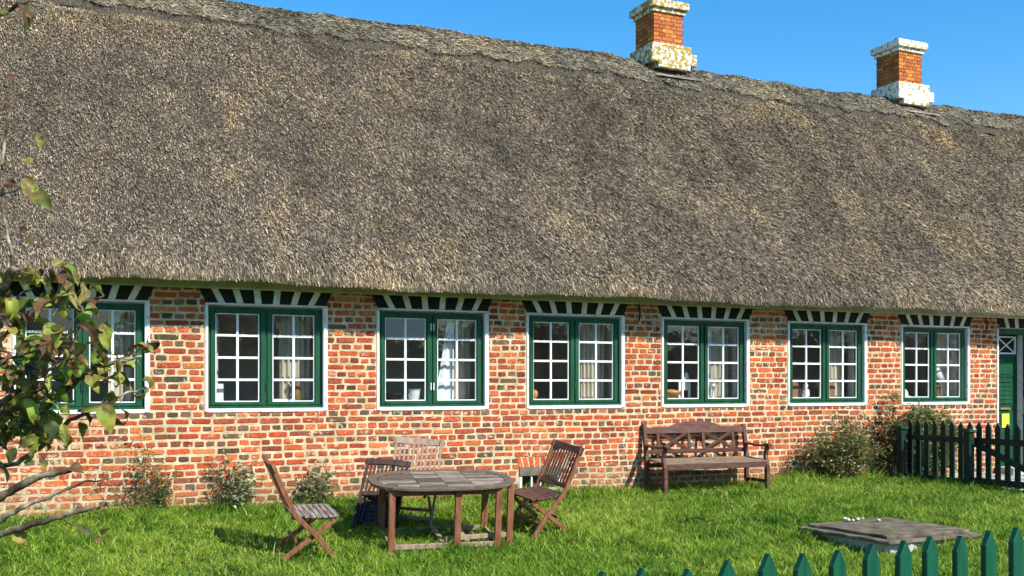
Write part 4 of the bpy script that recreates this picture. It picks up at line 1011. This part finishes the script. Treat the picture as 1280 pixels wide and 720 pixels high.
for px, py, r_, k in ((1056, 650, .028, 1), (1060, 652, .032, 0), (1066, 652, .024, 1), (1072, 651, .030, 0), (1098, 652, .026, 0), (1078, 649, .018, 0)):
    q = ray(px, py, 3); d_ = (q - Vector(CAM)); t_ = (cz+.132 - CAM[2])/d_.z; q = Vector(CAM) + d_*t_
    e = MB(); prof = [(r_*math.sin(a_)*1.0+.001, r_*.6*(1-math.cos(a_))) for a_ in np.linspace(0.1, math.pi-.1, 7)]
    e.lathe(prof, (0, 0, 0), 10); o = e.build('pebble', M['pebble'], smooth=True); o.location = (q.x, q.y, cz+.132); o.scale = (1, .75, 1); o.rotation_euler.z = px
    tag(o, 'small pale pebble lying on the upper slab of the well cover', 'pebble', 'pebbles on the well cover')

# ------------------------------------------------------------------ plants
def leaf_quads(P, size, cols, droop=.3):
    """rhombic folded leaves at points P"""
    n = len(P); th = rng.uniform(0, 2*np.pi, n); el = rng.uniform(-.9, .7, n); s = (size*rng.uniform(.6, 1.3, n))[:, None]
    d = np.stack([np.cos(th)*np.cos(el), np.sin(th)*np.cos(el), np.sin(el)], -1)
    r = rng.normal(size=(n, 3)); sd = np.cross(d, r); sd /= np.linalg.norm(sd, axis=1, keepdims=True); up = np.cross(sd, d)
    a = P; b = P + d*s; m1 = P + d*s*.45 + sd*s*.24 + up*s*.06; m2 = P + d*s*.45 - sd*s*.24 + up*s*.06; cc = P + d*s*.5
    V = np.stack([a, m1, b, m2, cc], 1); i = np.arange(n)*5
    F = np.concatenate([np.stack([i, i+1, i+4], -1), np.stack([i+1, i+2, i+4], -1), np.stack([i+4, i+2, i+3], -1), np.stack([i, i+4, i+3], -1)])
    pal = np.array(cols); C = pal[rng.integers(0, len(pal), n)]*rng.uniform(.7, 1.3, n)[:, None]
    return V.reshape(-1, 3), F, np.repeat(C[:, None], 5, 1).reshape(-1, 3)
def shrub(name, x, y, h_, rx, ry, nst, nlv, size, cols, label, cat='shrub', lean=0, sub=3, rad=.006, bushy=1.0):
    root = empty(name, (x, y, float(gz(x, y)) if y < 0 else 0)); tag(root, label, cat)
    st_ = MB(); pts = []
    for i in range(nst):
        a_ = random.uniform(0, 2*math.pi); rr = random.random()**.5; ex_, ey_ = math.cos(a_)*rx*rr, math.sin(a_)*ry*rr
        hh = h_*(1-.45*rr**2)*random.uniform(.75, 1.0); b0_ = Vector((random.uniform(-.25, .25)*rx, random.uniform(-.25, .25)*ry, -.02))
        line = [b0_ + Vector((ex_*t**.8 + lean*t*t + random.gauss(0, .012), ey_*t**.8 + random.gauss(0, .012), hh*t)) for t in np.linspace(0, 1, 7)]
        st_.tube(line, [rad*(1-.75*t) for t in np.linspace(0, 1, 7)], 5)
        for k in range(2, 7):
            pts.append(line[k])
            for s_ in range(sub):
                v = Vector((random.gauss(0, 1), random.gauss(0, .8), random.gauss(.3, .6))).normalized()*random.uniform(.05, .16)*bushy
                q = line[k] + v; st_.tube([line[k], line[k]+v*.5+Vector((0, 0, .01)), q], [rad*.4, rad*.3, rad*.15], 4); pts.append(q); pts.append(line[k]+v*.6)
    st_.build('stem', M['twig'], root)
    pts = np.array([tuple(p_) for p_ in pts]); P = pts[rng.integers(0, len(pts), nlv)] + rng.normal(0, .022*bushy, (nlv, 3)); P[:, 1] = np.minimum(P[:, 1], -y - .01); P[:, 2] = np.maximum(P[:, 2], .0)
    V, F, C = leaf_quads(P, size, cols); np_mesh('foliage', V, F, M['leaf'], C, parent=root)
    return root
G1 = [(.10,.15,.03),(.17,.21,.05),(.07,.10,.025),(.24,.25,.09)]
G2 = [(.10,.14,.03),(.18,.21,.05),(.27,.28,.08),(.23,.08,.055),(.36,.34,.14),(.07,.075,.025),(.16,.22,.04)]
G3 = [(.09,.14,.025),(.15,.20,.04),(.20,.22,.06),(.07,.09,.02)]
q = at_n(172, 640, -.14); shrub('wall_shrub', q.x, -.18, 1.02, .36, .10, 9, 750, .036, G1, 'thin sparse shrub against the wall behind the tree branches', sub=2)
q = at_n(198, 640, -.14); shrub('wall_shrub', q.x, -.17, .52, .12, .09, 9, 700, .034, [(.06,.10,.02),(.12,.18,.035)], 'small dark green shrub just right of the thin wall shrub', sub=2)
q = at_n(298, 640, -.14); shrub('wall_weed', q.x, -.20, .70, .20, .12, 11, 480, .062, [(.17,.20,.07),(.27,.29,.13),(.36,.38,.20)], 'pale green weed against the wall behind the left chair', 'plant', sub=2)
q = at_n(272, 640, -.1); shrub('wall_weed', q.x, -.12, .80, .07, .05, 4, 130, .042, G1, 'tall thin weed at the wall left of the pale weed', 'plant', sub=1)
q = at_n(397, 630, -.14); shrub('wall_weed', q.x, -.22, .52, .20, .10, 11, 420, .062, [(.17,.20,.07),(.27,.29,.13),(.12,.15,.05)], 'low pale weed at the wall between the left chair and the table', 'plant', sub=2)
q = at_n(1063, 600, -.3); shrub('bush', q.x-.16, -.42, .92, .60, .28, 40, 7600, .046, G2, 'brownish green bush in front of the wall right of the bench', sub=4, bushy=1.25)
q = at_n(1112, 600, -.2); shrub('climbing_rose', q.x, -.20, 1.42, .22, .12, 15, 3400, .046, G2+[(.26,.10,.06)], 'reddish climbing rose on the wall beside the dark fence', 'climbing plant', lean=.12, sub=3, rad=.009)
q = at_n(1155, 560, -.3); shrub('bush', q.x+.12, -.30, 1.24, .46, .22, 38, 14000, .046, G3, 'yellow-green bush under the rightmost window behind the fence', sub=4, bushy=1.2)
for k, (px, py) in enumerate(((560, 632), (612, 626), (735, 618), (990, 603), (245, 640), (120, 652))):
    q = at_n(px, py, -.12)
    lb = ['low leafy weed at the wall foot behind the table', 'small weed at the wall foot left of the cellar window', 'small weed at the wall foot between the right chair and the bench', 'small weed at the wall foot right of the bench', 'small weed at the wall foot between the wall shrub and the pale weed', 'low weed at the wall foot under the leftmost window'][k]
    shrub('wall_weed', q.x, -.12, random.uniform(.12, .2), .16, .07, 9, 260, .04, G3, lb, 'plant', sub=1, bushy=.5)

# ------------------------------------------------------------------ tree at the left edge, close to the camera
tb = ray(-390, 481, 2.9); tree = empty('tree', (tb.x, tb.y, float(gz(tb.x, tb.y)))); tz = tree.location
tag(tree, 'small tree with large green and brown-edged leaves reaching in at the left', 'tree')
def L(px, py, Z): return ray(px, py, Z) - tz
tk = MB(); hub = [L(-385, 640, 2.9), L(-370, 480, 2.88), L(-350, 320, 2.85), L(-330, 100, 2.85)]
tk.tube([Vector((0, 0, -.1)), Vector((.01, .0, .4))] + hub, [.075, .065, .058, .05, .04, .025], 12)
tk.build('trunk', M['bark'], tree, smooth=True)
br = MB(); lp = []
def branch(pts, r0, r1, leaves=0, size=.06, seg=8, knob=True):
    P = [L(*p_) for p_ in pts]
    # resample with a little wander
    Q = []
    for i in range(len(P)-1):
        for t in np.linspace(0, 1, 5, endpoint=False): Q.append(P[i].lerp(P[i+1], t) + (Vector([random.gauss(0, .0016) for _ in range(3)]) if i else Vector()))
    Q.append(P[-1]); rad = [(r0+(r1-r0)*i/(len(Q)-1))*.74 for i in range(len(Q))]
    rad = [r*(1+random.gauss(0, .06)) for r in rad]
    br.tube(Q, rad, seg)
    vis = Q[len(Q)//4:]
    for _ in range(int(leaves*1.5)):
        q_ = random.choice(vis); v_ = Vector((random.gauss(0, 1), random.gauss(0, .7), random.gauss(.1, .9))).normalized()*random.uniform(.012, .075)
        br.tube([q_, q_+v_*.5+Vector((0, 0, .004)), q_+v_], [.0013, .001, .0008], 4); lp.append((q_+v_, size))
    return Q
branch([(-370,700,2.9),(-150,665,2.75),(-40,640,2.65),(0,622,2.62),(30,604,2.6),(60,592,2.6),(88,587,2.6)], .02, .010)
branch([(-370,720,2.9),(-150,700,2.7),(-30,668,2.62),(5,648,2.6),(38,630,2.6),(75,615,2.6),(110,602,2.62),(140,598,2.65)], .014, .0022)
branch([(-380,720,2.9),(-160,700,2.8),(-20,682,2.6),(0,668,2.6),(40,655,2.58),(75,645,2.6),(118,633,2.6)], .017, .0085)
branch([(78,648,2.6),(92,658,2.6),(112,668,2.6),(120,675,2.6)], .004, .0015)
branch([(55,568,2.7),(75,592,2.68),(92,620,2.66),(96,640,2.64)], .0015, .001)
branch([(140,598,2.7),(160,632,2.7)], .0012, .001)
branch([(-360,600,2.9),(-120,560,2.8),(-20,520,2.7),(20,490,2.66),(48,470,2.62),(75,455,2.6),(100,432,2.6)], .017, .003, 26)
branch([(-360,640,2.9),(-120,600,2.9),(-10,560,2.8),(45,518,2.74),(85,484,2.7),(120,461,2.68),(158,448,2.68),(177,445,2.7)], .018, .005, 20)
branch([(-120,600,2.9),(20,580,2.72),(60,552,2.7),(85,527,2.68),(110,515,2.66),(135,502,2.66),(160,490,2.66),(182,485,2.68)], .010, .0035, 5)
branch([(-360,480,2.88),(-120,420,2.8),(-10,380,2.7),(5,360,2.66),(18,332,2.64)], .022, .014, 6)
branch([(16,335,2.64),(14,310,2.62),(3,262,2.62),(2,215,2.6),(10,150,2.6),(18,115,2.6),(20,96,2.6)], .0062, .003)
branch([(-100,440,2.8),(0,388,2.72),(30,366,2.7),(55,352,2.68),(72,343,2.66)], .006, .0012, 8)
branch([(-100,470,2.8),(0,425,2.75),(25,400,2.72),(52,384,2.7),(80,375,2.7)], .008, .0015, 12)
branch([(78,462,2.6),(92,430,2.6),(104,405,2.6),(104,388,2.58),(90,370,2.58),(86,360,2.58)], .005, .005, 4)
branch([(-100,520,2.85),(0,500,2.8),(40,520,2.75),(60,545,2.72)], .007, .002, 14)
branch([(-60,250,2.7),(0,243,2.62),(25,236,2.6)], .004, .0025)
branch([(-340,100,2.85),(-120,40,2.7),(0,18,2.62),(25,5,2.6),(45,0,2.6),(62,8,2.6)], .012, .0015)
branch([(150,445,2.7),(152,425,2.7),(128,405,2.7)], .0012, .0012); branch([(-200,540,2.8),(-60,540,2.7),(10,535,2.7),(45,530,2.66),(60,540,2.64)], .008, .002, 14)
branch([(-100,460,2.7),(-10,455,2.6),(40,440,2.55),(70,425,2.5),(95,415,2.5)], .006, .0015, 16)
branch([(-200,400,2.8),(-60,420,2.7),(10,440,2.62),(60,500,2.6)], .008, .002, 12)
br.build('branch', M['bark'], tree, smooth=True)
LV = [[], [], []]; off_ = 0
def leaf(base, d, up, ln, wd, curl, fold, col):
    global off_
    d = d.normalized(); s = d.cross(up).normalized(); u = s.cross(d).normalized(); nL, nW = 9, 5
    tw = random.uniform(-1.1, 1.1); wav = random.uniform(0, 6)
    for i in range(nL):
        t = i/(nL-1); wp = (math.sin(math.pi*min(1, t*1.02)**.75))**.9 if 0 < t < 1 else 0
        wp = max(wp, 0.02); ang = curl*t*1.5; c = base + d*(math.sin(ang)/max(curl*1.5, 1e-3)*ln) - u*((1-math.cos(ang))/max(curl*1.5, 1e-3)*ln)
        un = (u*math.cos(ang) + d*math.sin(ang)); s2 = s*math.cos(tw*t) + un*math.sin(tw*t)
        for j in range(nW):
            k = (j-(nW-1)/2)/((nW-1)/2)
            p_ = c + s2*(k*wd*wp*.5) + un*(abs(k)**1.5*fold*wd*.5*wp + .11*wd*math.sin(t*11+wav+k*2)*abs(k))
            LV[0].append(tuple(p_)); f = 1.15 if j == nW//2 else 1.0; LV[2].append(tuple(x*f for x in col))
    for i in range(nL-1):
        for j in range(nW-1): a_ = off_+i*nW+j; LV[1].append((a_, a_+1, a_+nW+1, a_+nW))
    off_ += nL*nW
LC = [(.16,.28,.03),(.25,.35,.05),(.11,.19,.025),(.34,.37,.07),(.26,.24,.06),(.16,.085,.035),(.05,.034,.022)]
LW = [5, 6, 3, 4, 3, 4, 3]
for b_, sz in lp:
    d = Vector((random.gauss(.15, .6), random.gauss(-.1, .5), random.gauss(-.25, .6))); up = Vector((random.gauss(0, .5), random.gauss(-.3, .5), 1))
    leaf(b_ + Vector([random.gauss(0, .006) for _ in range(3)]), d, up, random.uniform(.028, .080), random.uniform(.016, .040), random.uniform(.1, 2.0), random.uniform(.1, 1.5), random.choices(LC, LW)[0])
def pxleaf(x0, y0, x1, y1, Z, wd, col, curl=.3, fold=.3, face=.8):
    a_, b_ = L(x0, y0, Z), L(x1, y1, Z-.01); tocam = Vector((CAM[0], CAM[1], CAM[2])) - ray(x0, y0, Z)
    leaf(a_, b_-a_, tocam.normalized()*face + Vector((0, 0, 1))*.5 + Vector((random.gauss(0, .2), 0, 0)), (b_-a_).length*1.05, wd, curl, fold, col)
gr, yg, dk_, bn = (.17,.27,.03), (.26,.34,.05), (.06,.085,.02), (.10,.055,.03)
for a_ in [(128,504,140,541,2.62,.052,gr), (100,515,132,507,2.62,.02,gr), (131,402,132,436,2.6,.036,yg), (110,480,128,470,2.6,.04,gr), (108,468,124,488,2.6,.03,yg), (45,548,36,575,2.6,.024,gr), (78,530,84,556,2.6,.026,yg), (66,525,62,548,2.6,.035,dk_),
           (88,582,104,590,2.6,.035,bn), (20,665,30,680,2.6,.035,(.25,.12,.03)), (36,6,33,40,2.6,.034,dk_), (24,3,40,20,2.6,.02,bn), (62,8,60,28,2.6,.008,bn), (20,98,0,92,2.6,.025,bn), (12,128,4,138,2.6,.015,bn), (50,170,42,172,2.6,.02,bn), (50,172,52,186,2.6,.02,dk_),
           (42,203,24,198,2.6,.026,yg), (32,220,44,252,2.58,.040,yg), (46,236,64,262,2.6,.032,(.12,.15,.03)), (14,235,10,222,2.6,.03,bn), (2,205,10,202,2.6,.02,dk_), (90,365,76,345,2.6,.026,bn), (84,362,72,388,2.6,.034,dk_), (108,385,126,368,2.6,.018,(.32,.12,.06)), (88,362,96,384,2.58,.018,(.33,.2,.12)),
           (24,288,34,286,2.6,.018,(.06,.05,.03)), (44,296,32,302,2.6,.02,yg), (20,560,8,580,2.6,.03,dk_), (52,570,56,588,2.6,.018,bn), (25,558,45,545,2.6,.03,gr), (120,672,127,680,2.6,.02,bn), (125,668,135,660,2.6,.012,bn), (115,668,90,655,2.6,.022,dk_), (0,18,10,14,2.6,.02,gr)]:
    pxleaf(*a_)
np_mesh('foliage', np.array(LV[0]), np.array(LV[1]), M['bigleaf'], np.array(LV[2]), parent=tree, smooth=True)

# a far wood across the lane, behind the viewer (it shows in the window panes)
P = np.stack([rng.uniform(-60, 60, 26000), rng.uniform(-52, -46, 26000), rng.uniform(0, 1, 26000)], -1)
P[:, 2] *= 5.2 + 1.3*np.sin(P[:, 0]*.33) + .9*np.sin(P[:, 0]*.9+1)
V, F, C = leaf_quads(P, .9, [(.04,.06,.015),(.06,.09,.02),(.03,.04,.012)])
wd_ = np_mesh('distant_wood', V, F, M['leaf'], C); tag(wd_, 'dark far wood mirrored in the window panes', 'wood', kind='stuff')
